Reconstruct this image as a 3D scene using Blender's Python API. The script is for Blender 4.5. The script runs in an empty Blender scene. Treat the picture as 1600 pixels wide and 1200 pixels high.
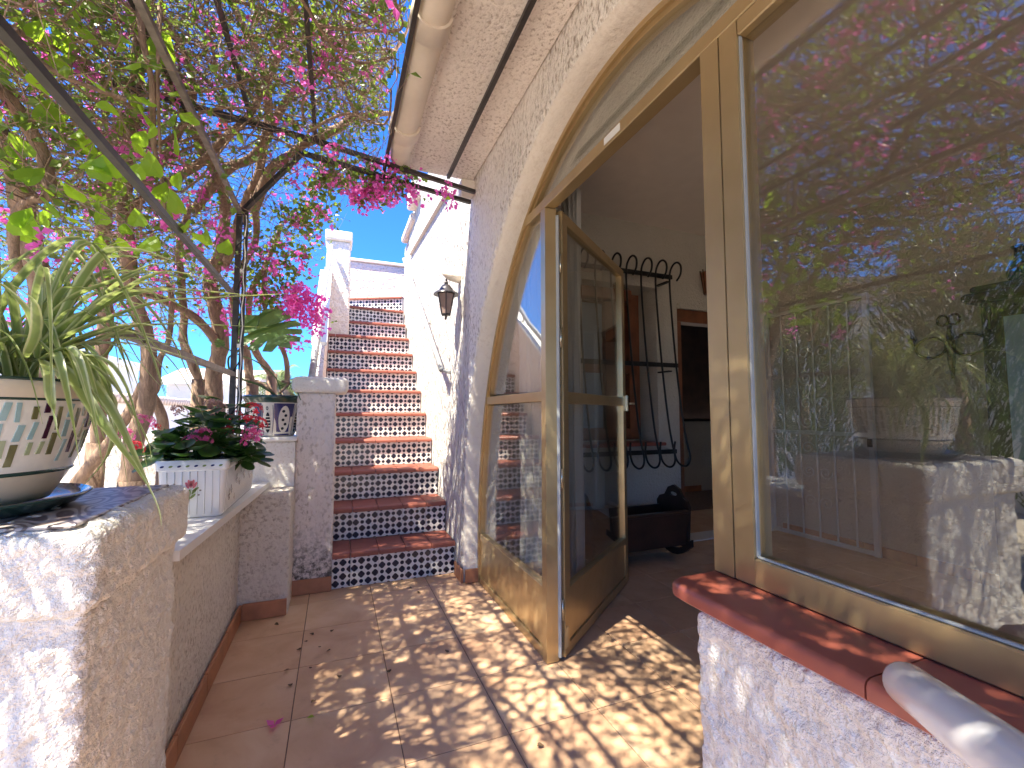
import bpy, math, random
import numpy as np
from mathutils import Vector, Matrix, noise
rnd = random.Random(7)
PI = math.pi
SC = bpy.context.scene
COL = SC.collection
# ------------------------------------------------------------------ camera
FPX, CAMH = 690.0, 1.10
PITCH = math.atan(45/690); YAW = math.atan(275/690*math.cos(PITCH))
cd = bpy.data.cameras.new("camera"); cam = bpy.data.objects.new("camera", cd); COL.objects.link(cam)
cd.sensor_width = 36; cd.sensor_fit = 'HORIZONTAL'; cd.lens = 36*FPX/1600
cd.clip_start = 0.02; cd.clip_end = 500
cam.location = (0, 0, CAMH); cam.rotation_euler = (PI/2+PITCH, 0, -YAW)
SC.camera = cam
# ------------------------------------------------------------------ world, sun, exposure
SUN = Vector((0.50, 0.25, -1.0)).normalized()          # direction the light travels
w = bpy.data.worlds.new("World"); SC.world = w; w.use_nodes = True
nt = w.node_tree; bg = nt.nodes["Background"]
sky = nt.nodes.new("ShaderNodeTexSky"); sky.sky_type = 'NISHITA'; sky.sun_disc = False
sky.sun_elevation = math.asin(-SUN.z); sky.sun_rotation = math.atan2(-SUN.x, -SUN.y)
sky.air_density = 1.0; sky.dust_density = 0.25; sky.ozone_density = 2.0
tint = nt.nodes.new("ShaderNodeMix"); tint.data_type = 'RGBA'; tint.blend_type = 'MULTIPLY'; tint.inputs[0].default_value = 1
tint.inputs[7].default_value = (.095, .25, .51, 1)          # the deep blue of the photographed sky
nt.links.new(sky.outputs[0], tint.inputs[6]); nt.links.new(tint.outputs[2], bg.inputs[0]); bg.inputs[1].default_value = 0.15
sl = bpy.data.lights.new("sun", 'SUN'); sl.energy = 3.3; sl.angle = math.radians(0.53); sl.color = (1.0, 0.915, 0.74)
so = bpy.data.objects.new("sun", sl); COL.objects.link(so); so.rotation_euler = SUN.to_track_quat('-Z', 'Y').to_euler()
so.location = (-3, -2, 8)
SC.view_settings.view_transform = 'Standard'; SC.view_settings.look = 'None'
SC.view_settings.exposure = 2.55; SC.view_settings.gamma = 1.0; SC.view_settings.use_curve_mapping = False
SC.cycles.max_bounces = 10; SC.cycles.diffuse_bounces = 7; SC.cycles.glossy_bounces = 4
SC.cycles.transmission_bounces = 6; SC.cycles.transparent_max_bounces = 16
SC.cycles.caustics_reflective = False; SC.cycles.caustics_refractive = False
# ------------------------------------------------------------------ place helper: a photo pixel carried to a real plane
def ray(x, y):
    a = (x-800)/FPX; b = (600-y)/FPX
    f = (0, math.cos(PITCH), math.sin(PITCH)); u = (0, -math.sin(PITCH), math.cos(PITCH))
    d = (a+f[0]+b*u[0], f[1]+b*u[1], f[2]+b*u[2])
    c, s = math.cos(YAW), math.sin(YAW)
    return (d[0]*c+d[1]*s, -d[0]*s+d[1]*c, d[2])
def AT(px, py, x=None, y=None, z=None):
    d = ray(px, py)
    t = x/d[0] if x is not None else (y/d[1] if y is not None else (z-CAMH)/d[2])
    return Vector((d[0]*t, d[1]*t, CAMH+d[2]*t))
# ------------------------------------------------------------------ materials
def newmat(name):
    m = bpy.data.materials.new(name); m.use_nodes = True
    return m, m.node_tree, m.node_tree.nodes["Principled BSDF"]
def N(nt, t, **kw):
    n = nt.nodes.new(t)
    for k, v in kw.items():
        if isinstance(k, str) and hasattr(n, k): setattr(n, k, v)
    return n
def L(nt, a, b): nt.links.new(a, b)
def coord(nt, space='Object', scale=(1, 1, 1), world=False):
    if world:
        g = nt.nodes.new("ShaderNodeNewGeometry"); out = g.outputs['Position']
    else:
        g = nt.nodes.new("ShaderNodeTexCoord"); out = g.outputs[space]
    mp = nt.nodes.new("ShaderNodeMapping"); mp.inputs['Scale'].default_value = scale
    L(nt, out, mp.inputs[0]); return mp.outputs[0]
def noisetex(nt, vec, scale, detail=4, rough=.55, dist=0):
    n = nt.nodes.new("ShaderNodeTexNoise"); n.inputs['Scale'].default_value = scale
    n.inputs['Detail'].default_value = detail; n.inputs['Roughness'].default_value = rough; n.inputs['Distortion'].default_value = dist
    L(nt, vec, n.inputs['Vector']); return n.outputs[0]
def ramp(nt, val, stops):
    r = nt.nodes.new("ShaderNodeValToRGB"); e = r.color_ramp.elements
    while len(e) < len(stops): e.new(0.5)
    for i, (p, c) in enumerate(stops):
        e[i].position = p; e[i].color = (*c, 1) if len(c) == 3 else c
    L(nt, val, r.inputs[0]); return r.outputs[0]
def mixc(nt, fac, a, b, mode='MIX'):
    m = nt.nodes.new("ShaderNodeMix"); m.data_type = 'RGBA'; m.blend_type = mode
    for s, v in ((m.inputs[0], fac), (m.inputs[6], a), (m.inputs[7], b)):
        if hasattr(v, 'is_linked') or hasattr(v, 'links'): L(nt, v, s)
        elif isinstance(v, (int, float)): s.default_value = v
        else: s.default_value = (*v, 1)
    return m.outputs[2]
def math_(nt, op, a, b=None, c=None, clamp=False):
    m = nt.nodes.new("ShaderNodeMath"); m.operation = op; m.use_clamp = clamp
    for i, v in enumerate((a, b, c)):
        if v is None: continue
        if isinstance(v, (int, float)): m.inputs[i].default_value = v
        else: L(nt, v, m.inputs[i])
    return m.outputs[0]
def plain(name, col, rough=.6, metal=0, var=.12, vscale=8, bump=0, bscale=60, coat=0, rand=0):
    m, nt, p = newmat(name)
    v = coord(nt)
    n = noisetex(nt, v, vscale, 4)
    lo = tuple(c*(1-var) for c in col); hi = tuple(min(1, c*(1+var)) for c in col)
    c = ramp(nt, n, [(.3, lo), (.7, hi)])
    if rand:
        oi = nt.nodes.new("ShaderNodeObjectInfo")
        c = mixc(nt, math_(nt, 'MULTIPLY', oi.outputs['Random'], rand), c, tuple(x*.45 for x in col))
    L(nt, c, p.inputs['Base Color'])
    p.inputs['Roughness'].default_value = rough; p.inputs['Metallic'].default_value = metal
    if coat: p.inputs['Coat Weight'].default_value = coat; p.inputs['Coat Roughness'].default_value = .06
    if bump:
        b = nt.nodes.new("ShaderNodeBump"); b.inputs['Strength'].default_value = 1; b.inputs['Distance'].default_value = bump
        L(nt, noisetex(nt, v, bscale, 3), b.inputs['Height']); L(nt, b.outputs[0], p.inputs['Normal'])
    return m
def stucco(name, col, scale=60, depth=.006, stretch=(1, 1, 1), disp=False, grime=.35, grimecol=(.20, .15, .11), coarse=0, stain=None, speck=.6):
    m, nt, p = newmat(name)
    v = coord(nt, world=True, scale=stretch)
    n1 = noisetex(nt, v, scale, 3, .6)
    vor = nt.nodes.new("ShaderNodeTexVoronoi"); vor.inputs['Scale'].default_value = scale*.55; vor.feature = 'SMOOTH_F1'
    L(nt, v, vor.inputs['Vector'])
    h = math_(nt, 'ADD', math_(nt, 'MULTIPLY', n1, .8), math_(nt, 'MULTIPLY', math_(nt, 'SUBTRACT', 1.0, vor.outputs[0]), .6))
    if coarse:
        n3 = noisetex(nt, v, coarse, 6, .62, 0)
        r3 = nt.nodes.new("ShaderNodeMapRange"); r3.inputs[1].default_value = .30; r3.inputs[2].default_value = .70
        L(nt, n3, r3.inputs[0]); h = math_(nt, 'ADD', math_(nt, 'MULTIPLY', h, .5), r3.outputs[0])
    hn = math_(nt, 'SUBTRACT', h, .9)
    d = nt.nodes.new("ShaderNodeDisplacement"); d.inputs['Midlevel'].default_value = 0; d.inputs['Scale'].default_value = depth
    L(nt, hn, d.inputs['Height']); L(nt, d.outputs[0], nt.nodes["Material Output"].inputs['Displacement'])
    m.displacement_method = 'BOTH' if disp else 'BUMP'
    v2 = coord(nt, world=True)
    big = noisetex(nt, v2, 2.3, 5, .6)
    c = ramp(nt, big, [(.3, tuple(x*.88 for x in col)), (.7, col)])
    # dirt caught in the pits, in patches
    low = math_(nt, 'LESS_THAN', hn, -.08)
    pits = ramp(nt, n1, [(.34, (1, 1, 1)), (.48, (0, 0, 0))])
    patch = ramp(nt, noisetex(nt, v2, 3.1, 3), [(.30, (.25, .25, .25)), (.62, (1, 1, 1))])
    f = math_(nt, 'MULTIPLY', math_(nt, 'MULTIPLY', pits, patch), speck)
    c = mixc(nt, f, c, grimecol)
    f2 = math_(nt, 'MULTIPLY', ramp(nt, noisetex(nt, coord(nt, world=True, scale=(1, 1, .35)), 5, 6, .7), [(.55, (0, 0, 0)), (.8, (1, 1, 1))]), grime)
    c = mixc(nt, f2, c, tuple(.5*a+.5*b for a, b in zip(grimecol, col)))
    if stain:      # mould rising from the ground: (height, colour)
        sx = nt.nodes.new("ShaderNodeSeparateXYZ"); L(nt, v2, sx.inputs[0])
        hh = math_(nt, 'SUBTRACT', 1.0, math_(nt, 'DIVIDE', sx.outputs[2], stain))
        ff = math_(nt, 'MULTIPLY', math_(nt, 'MAXIMUM', hh, 0.0), ramp(nt, noisetex(nt, v2, 26, 6, .75), [(.44, (0, 0, 0)), (.6, (1, 1, 1))]))
        c = mixc(nt, math_(nt, 'MINIMUM', math_(nt, 'MULTIPLY', ff, 1.5), .9), c, (.07, .06, .05))
    L(nt, c, p.inputs['Base Color']); p.inputs['Roughness'].default_value = .88; p.inputs['Specular IOR Level'].default_value = .25
    return m
WHITE = (.80, .75, .70)
M = {}
M['stucco_pier'] = stucco("coarse_white_stucco", (.86, .82, .75), 48, .017, coarse=17, disp=True, grime=.3, grimecol=(.42, .30, .20), speck=.35)
M['stucco_cap'] = stucco("cap_stucco", (.86, .83, .79), 90, .004, disp=True, grime=.25, grimecol=(.42, .32, .24), speck=.35)
M['stucco_wall'] = stucco("speckled_white_stucco", (.90, .86, .80), 70, .024, stretch=(1, 1, .55), grime=.3, grimecol=(.27, .20, .14), speck=.8)
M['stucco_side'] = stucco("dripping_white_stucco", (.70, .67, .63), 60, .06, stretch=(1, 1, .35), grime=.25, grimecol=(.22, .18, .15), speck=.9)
M['stucco_low'] = stucco("pitted_low_wall_stucco", (.82, .76, .68), 60, .014, grime=.4, grimecol=(.30, .23, .17), speck=.6, coarse=22)
M['stucco_pillar'] = stucco("stained_pillar_stucco", (.88, .80, .75), 50, .012, stretch=(1, 1, .7), grime=.25, grimecol=(.25, .18, .12), coarse=14, stain=.42)
M['stucco_pink'] = stucco("pinkish_stucco", (.82, .73, .67), 45, .014, grime=.25, grimecol=(.45, .3, .22), coarse=11)
M['stucco_soffit'] = stucco("soffit_render", (.88, .82, .76), 60, .010, stretch=(1, 1, 1), grime=.45, grimecol=(.24, .17, .12), speck=.7)
M['smooth_reveal'] = stucco("smooth_reveal_render", (.82, .76, .68), 40, .006, grime=.3, grimecol=(.45, .35, .25), speck=.2)
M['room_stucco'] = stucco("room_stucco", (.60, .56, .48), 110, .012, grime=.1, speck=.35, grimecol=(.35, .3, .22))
M['ceiling'] = plain("room_ceiling_paint", (.78, .71, .64), .9, var=.03)
M['far_white'] = plain("far_white_wall", (.80, .79, .77), .9, var=.05, vscale=2, bump=.01, bscale=20)
M['pipe_paint'] = plain("weathered_pipe_paint", (.74, .66, .56), .6, var=.1, vscale=5)
M['iron'] = plain("black_iron", (.018, .018, .018), .45, metal=.3, var=.2)
M['dark_bar'] = plain("dark_painted_bar", (.045, .04, .038), .5, metal=.2, var=.3, vscale=30)
M['grey_bar'] = plain("worn_grey_bar", (.20, .17, .155), .5, metal=.4, var=.35, vscale=25)
M['galv'] = plain("painted_handrail", (.42, .43, .45), .4, metal=.2, var=.2, vscale=30)
M['white_iron'] = plain("white_painted_iron", (.6, .6, .56), .5, var=.1)
M['wood_red'] = plain("red_brown_wood", (.20, .07, .03), .45, var=.35, vscale=6, coat=.2)
M['wood_dark'] = plain("dark_walnut_wood", (.045, .022, .016), .4, var=.35, vscale=7, coat=.3)
M['bronze'] = plain("bronze", (.10, .055, .025), .4, metal=.7, var=.2)
M['marble'] = plain("white_marble_sill", (.82, .80, .77), .35, var=.08, vscale=3)
M['white_paint'] = plain("white_paint", (.80, .80, .79), .5, var=.05)
M['plastic_white'] = plain("glossy_white_plastic", (.87, .88, .90), .22, var=.02, coat=.6)
M['soil'] = plain("potting_soil", (.035, .022, .016), .95, var=.6, vscale=60, bump=.01, bscale=120)
M['earth'] = plain("garden_earth", (.55, .48, .40), .95, var=.25, vscale=5, bump=.02, bscale=30)
M['ceramic_white'] = plain("glazed_white_ceramic", (.82, .83, .82), .2, var=.03, coat=.5)
M['ceramic_cream'] = plain("glazed_cream_ceramic", (.66, .56, .43), .3, var=.12, vscale=12, coat=.4)
M['ceramic_light'] = plain("pale_crackle_glaze", (.78, .74, .66), .25, var=.06, vscale=40, coat=.4)
M['glaze_green'] = plain("dark_green_glaze", (.02, .05, .04), .2, var=.3, coat=.5)
M['glaze_blue'] = plain("cobalt_glaze", (.035, .035, .14), .2, var=.3, coat=.5)
M['glaze_black'] = plain("black_glaze", (.015, .02, .03), .25, var=.2, coat=.4)
M['c_purple'] = plain("plum_glaze", (.06, .015, .035), .2, var=.3, coat=.5)
M['c_olive'] = plain("olive_glaze", (.16, .15, .06), .2, var=.35, coat=.5)
M['c_sage'] = plain("sage_glaze", (.38, .42, .24), .2, var=.2, coat=.5)
M['c_aqua'] = plain("aqua_glaze", (.32, .47, .47), .2, var=.2, coat=.5)
M['d_pink'] = plain("pink_print", (.65, .18, .20), .25, var=.2)
M['d_green'] = plain("green_print", (.22, .30, .10), .25, var=.2)
M['d_blue'] = plain("blue_print", (.03, .04, .16), .25, var=.2)
M['d_grey'] = plain("grey_print", (.22, .19, .18), .25, var=.2)
M['curtain'] = None
M['steel'] = plain("hinge_steel", (.55, .50, .38), .3, metal=.9, var=.1)
M['rubber'] = plain("grey_gasket", (.35, .37, .37), .5, var=.1)
M['label_white'] = plain("sticker_paper", (.8, .8, .76), .6, var=.03)
M['lantern'] = plain("lantern_metal", (.06, .055, .06), .4, metal=.6, var=.3)
M['frosted'] = plain("frosted_lantern_glass", (.30, .22, .20), .35, var=.1)

def gold():
    m, nt, p = newmat("gold_anodised_aluminium")
    v = coord(nt, scale=(1, 1, 1))
    c = ramp(nt, noisetex(nt, v, 5, 3), [(.3, (.50, .37, .19)), (.7, (.58, .44, .24))])
    L(nt, c, p.inputs['Base Color']); p.inputs['Metallic'].default_value = .75
    r = ramp(nt, noisetex(nt, v, 14, 5), [(.3, (.30,)*3), (.7, (.42,)*3)]); L(nt, r, p.inputs['Roughness'])
    return m
M['gold'] = gold()
def glass(name, tint=(.95, .95, .93), extra=.035, mult=1.5):
    m = bpy.data.materials.new(name); m.use_nodes = True; nt = m.node_tree
    for n in list(nt.nodes):
        if n.type != 'OUTPUT_MATERIAL': nt.nodes.remove(n)
    out = [n for n in nt.nodes if n.type == 'OUTPUT_MATERIAL'][0]
    tr = nt.nodes.new("ShaderNodeBsdfTransparent"); tr.inputs[0].default_value = (*tint, 1)
    gl = nt.nodes.new("ShaderNodeBsdfGlossy"); gl.inputs['Roughness'].default_value = 0.0; gl.inputs[0].default_value = (.95, .95, .93, 1)
    ge = nt.nodes.new("ShaderNodeNewGeometry"); dp = nt.nodes.new("ShaderNodeVectorMath"); dp.operation = 'DOT_PRODUCT'
    L(nt, ge.outputs['Incoming'], dp.inputs[0]); L(nt, ge.outputs['Normal'], dp.inputs[1])
    sch = math_(nt, 'POWER', math_(nt, 'SUBTRACT', 1.0, math_(nt, 'ABSOLUTE', dp.outputs['Value']), clamp=True), 5)
    f = math_(nt, 'ADD', math_(nt, 'MULTIPLY', math_(nt, 'ADD', math_(nt, 'MULTIPLY', sch, .96), .04), mult), extra, clamp=True)
    df = nt.nodes.new("ShaderNodeBsdfDiffuse"); df.inputs[0].default_value = (.55, .45, .36, 1)
    mx = nt.nodes.new("ShaderNodeMixShader"); L(nt, f, mx.inputs[0]); L(nt, tr.outputs[0], mx.inputs[1]); L(nt, gl.outputs[0], mx.inputs[2])
    m2 = nt.nodes.new("ShaderNodeMixShader")          # thin film of dust
    dust = math_(nt, 'MULTIPLY', noisetex(nt, coord(nt, world=True), 6, 5), .012); L(nt, dust, m2.inputs[0])
    L(nt, mx.outputs[0], m2.inputs[1]); L(nt, df.outputs[0], m2.inputs[2]); L(nt, m2.outputs[0], out.inputs[0])
    return m
M['glass'] = glass("window_glass")
def translucent(name, col, tcol=None, mix=.45, rough=.4, var=.3, rand=0, stripe=None):
    m, nt, p = newmat(name)
    oi = nt.nodes.new("ShaderNodeObjectInfo")
    n = noisetex(nt, coord(nt, world=True), 9, 2)
    c = ramp(nt, n, [(.3, tuple(x*(1-var) for x in col)), (.7, tuple(min(1, x*(1+var)) for x in col))])
    if stripe:
        uv = nt.nodes.new("ShaderNodeTexCoord"); s = nt.nodes.new("ShaderNodeSeparateXYZ"); L(nt, uv.outputs['UV'], s.inputs[0])
        a = math_(nt, 'ABSOLUTE', math_(nt, 'SUBTRACT', s.outputs[0], .5))
        c = mixc(nt, ramp(nt, a, [(.26, (0, 0, 0)), (.36, (1, 1, 1))]), c, stripe)
    if rand: c = mixc(nt, math_(nt, 'MULTIPLY', oi.outputs['Random'], rand), c, tuple(x*.5 for x in col))
    L(nt, c, p.inputs['Base Color']); p.inputs['Roughness'].default_value = rough
    t = nt.nodes.new("ShaderNodeBsdfTranslucent")
    if tcol: t.inputs[0].default_value = (*tcol, 1)
    else: L(nt, c, t.inputs[0])
    mx = nt.nodes.new("ShaderNodeMixShader"); mx.inputs[0].default_value = mix
    L(nt, p.outputs[0], mx.inputs[1]); L(nt, t.outputs[0], mx.inputs[2]); L(nt, mx.outputs[0], nt.nodes["Material Output"].inputs[0])
    return m
M['leaf'] = translucent("bougainvillea_leaf", (.09, .15, .035), (.30, .45, .05), .45)
M['bigleaf'] = translucent("backlit_vine_leaf", (.14, .28, .03), (.50, .80, .05), .6, rand=.25)
M['bract'] = translucent("magenta_bract", (.74, .13, .50), (1.0, .22, .72), .5, var=.25)
M['bract_red'] = translucent("red_bract", (.60, .03, .12), (.9, .06, .2), .5, var=.25)
M['spider'] = translucent("spider_plant_leaf", (.24, .33, .12), (.45, .55, .16), .35, rough=.35, stripe=(.55, .58, .34))
M['dryleaf'] = translucent("dry_spider_leaf", (.40, .27, .14), (.5, .35, .15), .3)
M['kal'] = translucent("kalanchoe_leaf", (.035, .085, .025), (.15, .35, .05), .18, rough=.3, rand=.5)
M['flower_pink'] = translucent("pink_petal", (.75, .12, .35), (.9, .2, .5), .3)
M['flower_red'] = translucent("red_petal", (.80, .02, .05), (.9, .05, .08), .3)
M['flower_faded'] = translucent("faded_petal", (.42, .24, .20), (.5, .3, .25), .3)
M['monstera'] = translucent("monstera_leaf", (.10, .17, .07), (.20, .36, .06), .35, rough=.3)
M['bush'] = translucent("conifer_foliage", (.055, .085, .03), (.12, .2, .04), .3, var=.5)
M['palm'] = translucent("palm_frond", (.20, .25, .12), (.3, .35, .12), .3)
M['lace'] = translucent("lace_curtain", (.74, .73, .70), (.7, .7, .68), .4, rough=.9, var=.05)
def bark(name, col):
    m, nt, p = newmat(name)
    v = coord(nt, world=True, scale=(1, 1, .22))
    n = noisetex(nt, v, 45, 6, .7, .5)
    L(nt, ramp(nt, n, [(.3, tuple(x*.45 for x in col)), (.65, tuple(x*1.15 for x in col))]), p.inputs['Base Color'])
    p.inputs['Roughness'].default_value = .9
    b = nt.nodes.new("ShaderNodeBump"); b.inputs['Distance'].default_value = .012; L(nt, n, b.inputs['Height']); L(nt, b.outputs[0], p.inputs['Normal'])
    return m
M['bark'] = bark("bark", (.36, .245, .175)); M['twig'] = bark("twig_bark", (.36, .25, .19))
def floor_tile_mat():
    m, nt, p = newmat("salmon_floor_tile")
    oi = nt.nodes.new("ShaderNodeObjectInfo")
    off = nt.nodes.new("ShaderNodeVectorMath"); off.operation = 'ADD'
    cx = nt.nodes.new("ShaderNodeCombineXYZ")
    for i in range(3): L(nt, math_(nt, 'MULTIPLY', oi.outputs['Random'], 37+11*i), cx.inputs[i])
    L(nt, coord(nt, world=True), off.inputs[0]); L(nt, cx.outputs[0], off.inputs[1])
    n = noisetex(nt, off.outputs[0], 4.5, 5, .55, .8)
    c = ramp(nt, n, [(.28, (.54, .32, .19)), (.5, (.66, .43, .26)), (.72, (.74, .53, .35))])
    c = mixc(nt, math_(nt, 'MULTIPLY', oi.outputs['Random'], .35), c, (.56, .31, .20))
    dirt = ramp(nt, noisetex(nt, coord(nt, world=True), 14, 6, .7), [(.58, (0, 0, 0)), (.78, (1, 1, 1))])
    c = mixc(nt, math_(nt, 'MULTIPLY', dirt, .35), c, (.25, .16, .11))
    L(nt, c, p.inputs['Base Color'])
    L(nt, ramp(nt, noisetex(nt, coord(nt, world=True), 9, 4), [(.3, (.52,)*3), (.7, (.72,)*3)]), p.inputs['Roughness'])
    return m
M['floor_tile'] = floor_tile_mat()
M['grout'] = plain("dark_grout", (.20, .13, .10), .95, var=.3, vscale=40)
M['terracotta'] = plain("dark_terracotta", (.27, .08, .052), .5, var=.12, vscale=14, bump=.0015, bscale=70, rand=.25)
M['sill_red'] = plain("glazed_red_sill", (.37, .105, .07), .3, var=.12, vscale=6, rand=.15)
M['skirt'] = plain("skirting_terracotta", (.46, .20, .10), .5, var=.2, vscale=10, rand=.3)
M['roof_tile'] = plain("pale_roof_tile", (.62, .50, .42), .8, var=.25, vscale=12)
M['glass_dark'] = plain("distant_window_glass", (.25, .35, .45), .1, var=.1)
def riser_mat():
    m, nt, p = newmat("navy_diamond_tile")
    g = nt.nodes.new("ShaderNodeTexCoord"); s = nt.nodes.new("ShaderNodeSeparateXYZ"); L(nt, g.outputs['Object'], s.inputs[0])
    P = .0425
    def cell(v, o):
        q = math_(nt, 'ADD', math_(nt, 'DIVIDE', v, P), o)
        r = math_(nt, 'ROUND', q); return r, math_(nt, 'SUBTRACT', q, r)
    i, u = cell(s.outputs[0], 100.5); j, v = cell(s.outputs[2], 100.35)
    au, av = math_(nt, 'ABSOLUTE', u), math_(nt, 'ABSOLUTE', v)
    par = math_(nt, 'MODULO', math_(nt, 'ADD', i, j), 2)
    sm = math_(nt, 'ADD', au, av)
    dia = math_(nt, 'LESS_THAN', sm, .60)
    octo = math_(nt, 'LESS_THAN', math_(nt, 'MAXIMUM', math_(nt, 'MAXIMUM', au, av), math_(nt, 'MULTIPLY', sm, .72)), .29)
    f = math_(nt, 'ADD', math_(nt, 'MULTIPLY', dia, math_(nt, 'SUBTRACT', 1, par)), math_(nt, 'MULTIPLY', octo, par))
    ink = ramp(nt, noisetex(nt, coord(nt, world=True), 35, 3), [(.35, (.009, .010, .024)), (.7, (.022, .024, .05))])
    base = ramp(nt, noisetex(nt, coord(nt, world=True), 12, 3), [(.3, (.68, .66, .65)), (.7, (.80, .78, .76))])
    L(nt, mixc(nt, f, base, ink), p.inputs['Base Color']); p.inputs['Roughness'].default_value = .22
    return m
M['riser'] = riser_mat()
def wood_top():
    m, nt, p = newmat("grey_wavy_slate_top")
    n = noisetex(nt, coord(nt, world=True, scale=(2.0, 1.0, 1)), 3.2, 2, .5, .4)
    f = math_(nt, 'FRACT', math_(nt, 'MULTIPLY', n, 17))
    L(nt, ramp(nt, f, [(.0, (.42, .38, .36)), (.45, (.36, .31, .30)), (.55, (.10, .07, .07)), (.9, (.13, .10, .10)), (1.0, (.42, .38, .36))]), p.inputs['Base Color']); p.inputs['Roughness'].default_value = .35
    return m
M['wavy'] = wood_top()
# ------------------------------------------------------------------ mesh helpers
class MB:
    def __init__(s): s.v = []; s.f = []; s.uv = None
    def add(s, vs, fs):
        o = len(s.v); s.v += [tuple(v) for v in vs]; s.f += [tuple(i+o for i in f) for f in fs]; return s
    def box(s, x0, x1, y0, y1, z0, z1):
        return s.add([(x0,y0,z0),(x1,y0,z0),(x1,y1,z0),(x0,y1,z0),(x0,y0,z1),(x1,y0,z1),(x1,y1,z1),(x0,y1,z1)],
            [(0,3,2,1),(4,5,6,7),(0,1,5,4),(1,2,6,5),(2,3,7,6),(3,0,4,7)])
    def bevbox(s, x0, x1, y0, y1, z0, z1, b=.004):
        vs = []; fs = []
        for z, k in ((z0, b), (z0+b, 0), (z1-b, 0), (z1, b)):
            vs += [(x0+k,y0+k,z),(x1-k,y0+k,z),(x1-k,y1-k,z),(x0+k,y1-k,z)]
        fs.append((3,2,1,0)); fs.append((12,13,14,15))
        for r in range(3):
            for q in range(4): a = r*4+q; c = r*4+(q+1) % 4; fs.append((a, c, c+4, a+4))
        return s.add(vs, fs)
    def tube(s, pts, r, n=8, cap=True, squash=None):
        pts = [Vector(p) for p in pts]; R = r if isinstance(r, (list, tuple)) else [r]*len(pts)
        vs = []; fs = []
        up = Vector((0, 0, 1)); prev = None
        for i, p in enumerate(pts):
            d = (pts[min(i+1, len(pts)-1)]-pts[max(i-1, 0)])
            if d.length < 1e-9: d = Vector((0, 0, 1))
            d.normalize()
            if prev is None: a = d.cross(up if abs(d.z) < .95 else Vector((1, 0, 0)))
            else: a = prev-d*prev.dot(d)
            if a.length < 1e-6: a = d.orthogonal()
            a.normalize(); prev = a; b = d.cross(a)
            for k in range(n):
                t = 2*PI*k/n; vs.append(p+(a*math.cos(t)+b*math.sin(t))*R[i])
        for i in range(len(pts)-1):
            for k in range(n): fs.append((i*n+k, i*n+(k+1) % n, (i+1)*n+(k+1) % n, (i+1)*n+k))
        if cap: fs.append(tuple(range(n-1, -1, -1))); fs.append(tuple((len(pts)-1)*n+k for k in range(n)))
        return s.add(vs, fs)
    def bar(s, p, q, w, h=None):
        h = h or w; p, q = Vector(p), Vector(q); d = (q-p).normalized()
        a = d.cross(Vector((0, 0, 1))); a = a.normalized() if a.length > 1e-4 else Vector((1, 0, 0)); b = d.cross(a).normalized()
        vs = [e+a*(sx*w/2)+b*(sy*h/2) for e in (p, q) for sx, sy in ((-1,-1),(1,-1),(1,1),(-1,1))]
        return s.add(vs, [(3,2,1,0),(4,5,6,7),(0,1,5,4),(1,2,6,5),(2,3,7,6),(3,0,4,7)])
    def lathe(s, prof, c=(0, 0, 0), n=40, a0=0):
        vs = []; fs = []
        for r, z in prof:
            for k in range(n):
                t = a0+2*PI*k/n; vs.append((c[0]+r*math.cos(t), c[1]+r*math.sin(t), c[2]+z))
        for i in range(len(prof)-1):
            for k in range(n): fs.append((i*n+k, i*n+(k+1) % n, (i+1)*n+(k+1) % n, (i+1)*n+k))
        return s.add(vs, fs)
    def prism(s, poly, axis, a0, a1):      # convex-ish polygon (u,v) extruded along an axis
        n = len(poly)
        def P(u, v, a): return {'x': (a, u, v), 'y': (u, a, v), 'z': (u, v, a)}[axis]
        vs = [P(u, v, a0) for u, v in poly]+[P(u, v, a1) for u, v in poly]
        fs = [tuple(range(n)), tuple(range(2*n-1, n-1, -1))]+[(i, (i+1) % n, n+(i+1) % n, n+i) for i in range(n)]
        return s.add(vs, fs)
    def mesh(s, name, mat, smooth=False, angle=None):
        me = bpy.data.meshes.new(name); me.from_pydata(s.v, [], s.f); me.validate(); me.update()
        if s.uv is not None and len(me.loops):
            l = me.uv_layers.new(name="UVMap"); vi = np.zeros(len(me.loops), dtype=np.int32); me.loops.foreach_get('vertex_index', vi)
            l.data.foreach_set('uv', np.array(s.uv, dtype=np.float32)[vi].ravel())
        if mat: me.materials.append(mat)
        import bmesh
        if not getattr(s, 'nofix', False):
            bm = bmesh.new(); bm.from_mesh(me); bmesh.ops.recalc_face_normals(bm, faces=bm.faces); bm.to_mesh(me); bm.free()
        if smooth:
            me.polygons.foreach_set('use_smooth', [True]*len(me.polygons))
            if angle: me.set_sharp_from_angle(angle=math.radians(angle))
        return me
    def build(s, name, mat, parent=None, smooth=False, loc=None, angle=None, **kw):
        o = bpy.data.objects.new(name, s.mesh(name, mat, smooth, angle)); COL.objects.link(o)
        if parent is not None: o.parent = parent; 
        if loc is not None: o.location = loc
        for k, v in kw.items(): o[k] = v
        return o
def thing(name, label, cat, loc=(0, 0, 0), group=None):
    o = bpy.data.objects.new(name, None); COL.objects.link(o); o.empty_display_size = .1
    o['label'] = label; o['category'] = cat
    if group: o['group'] = group
    return o
def inst(name, me, parent, loc=(0, 0, 0), rot=(0, 0, 0), scale=(1, 1, 1), mw=None):
    o = bpy.data.objects.new(name, me); COL.objects.link(o); o.parent = parent
    if mw is not None: o.matrix_local = mw
    else: o.location = loc; o.rotation_euler = rot; o.scale = scale
    return o
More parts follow.
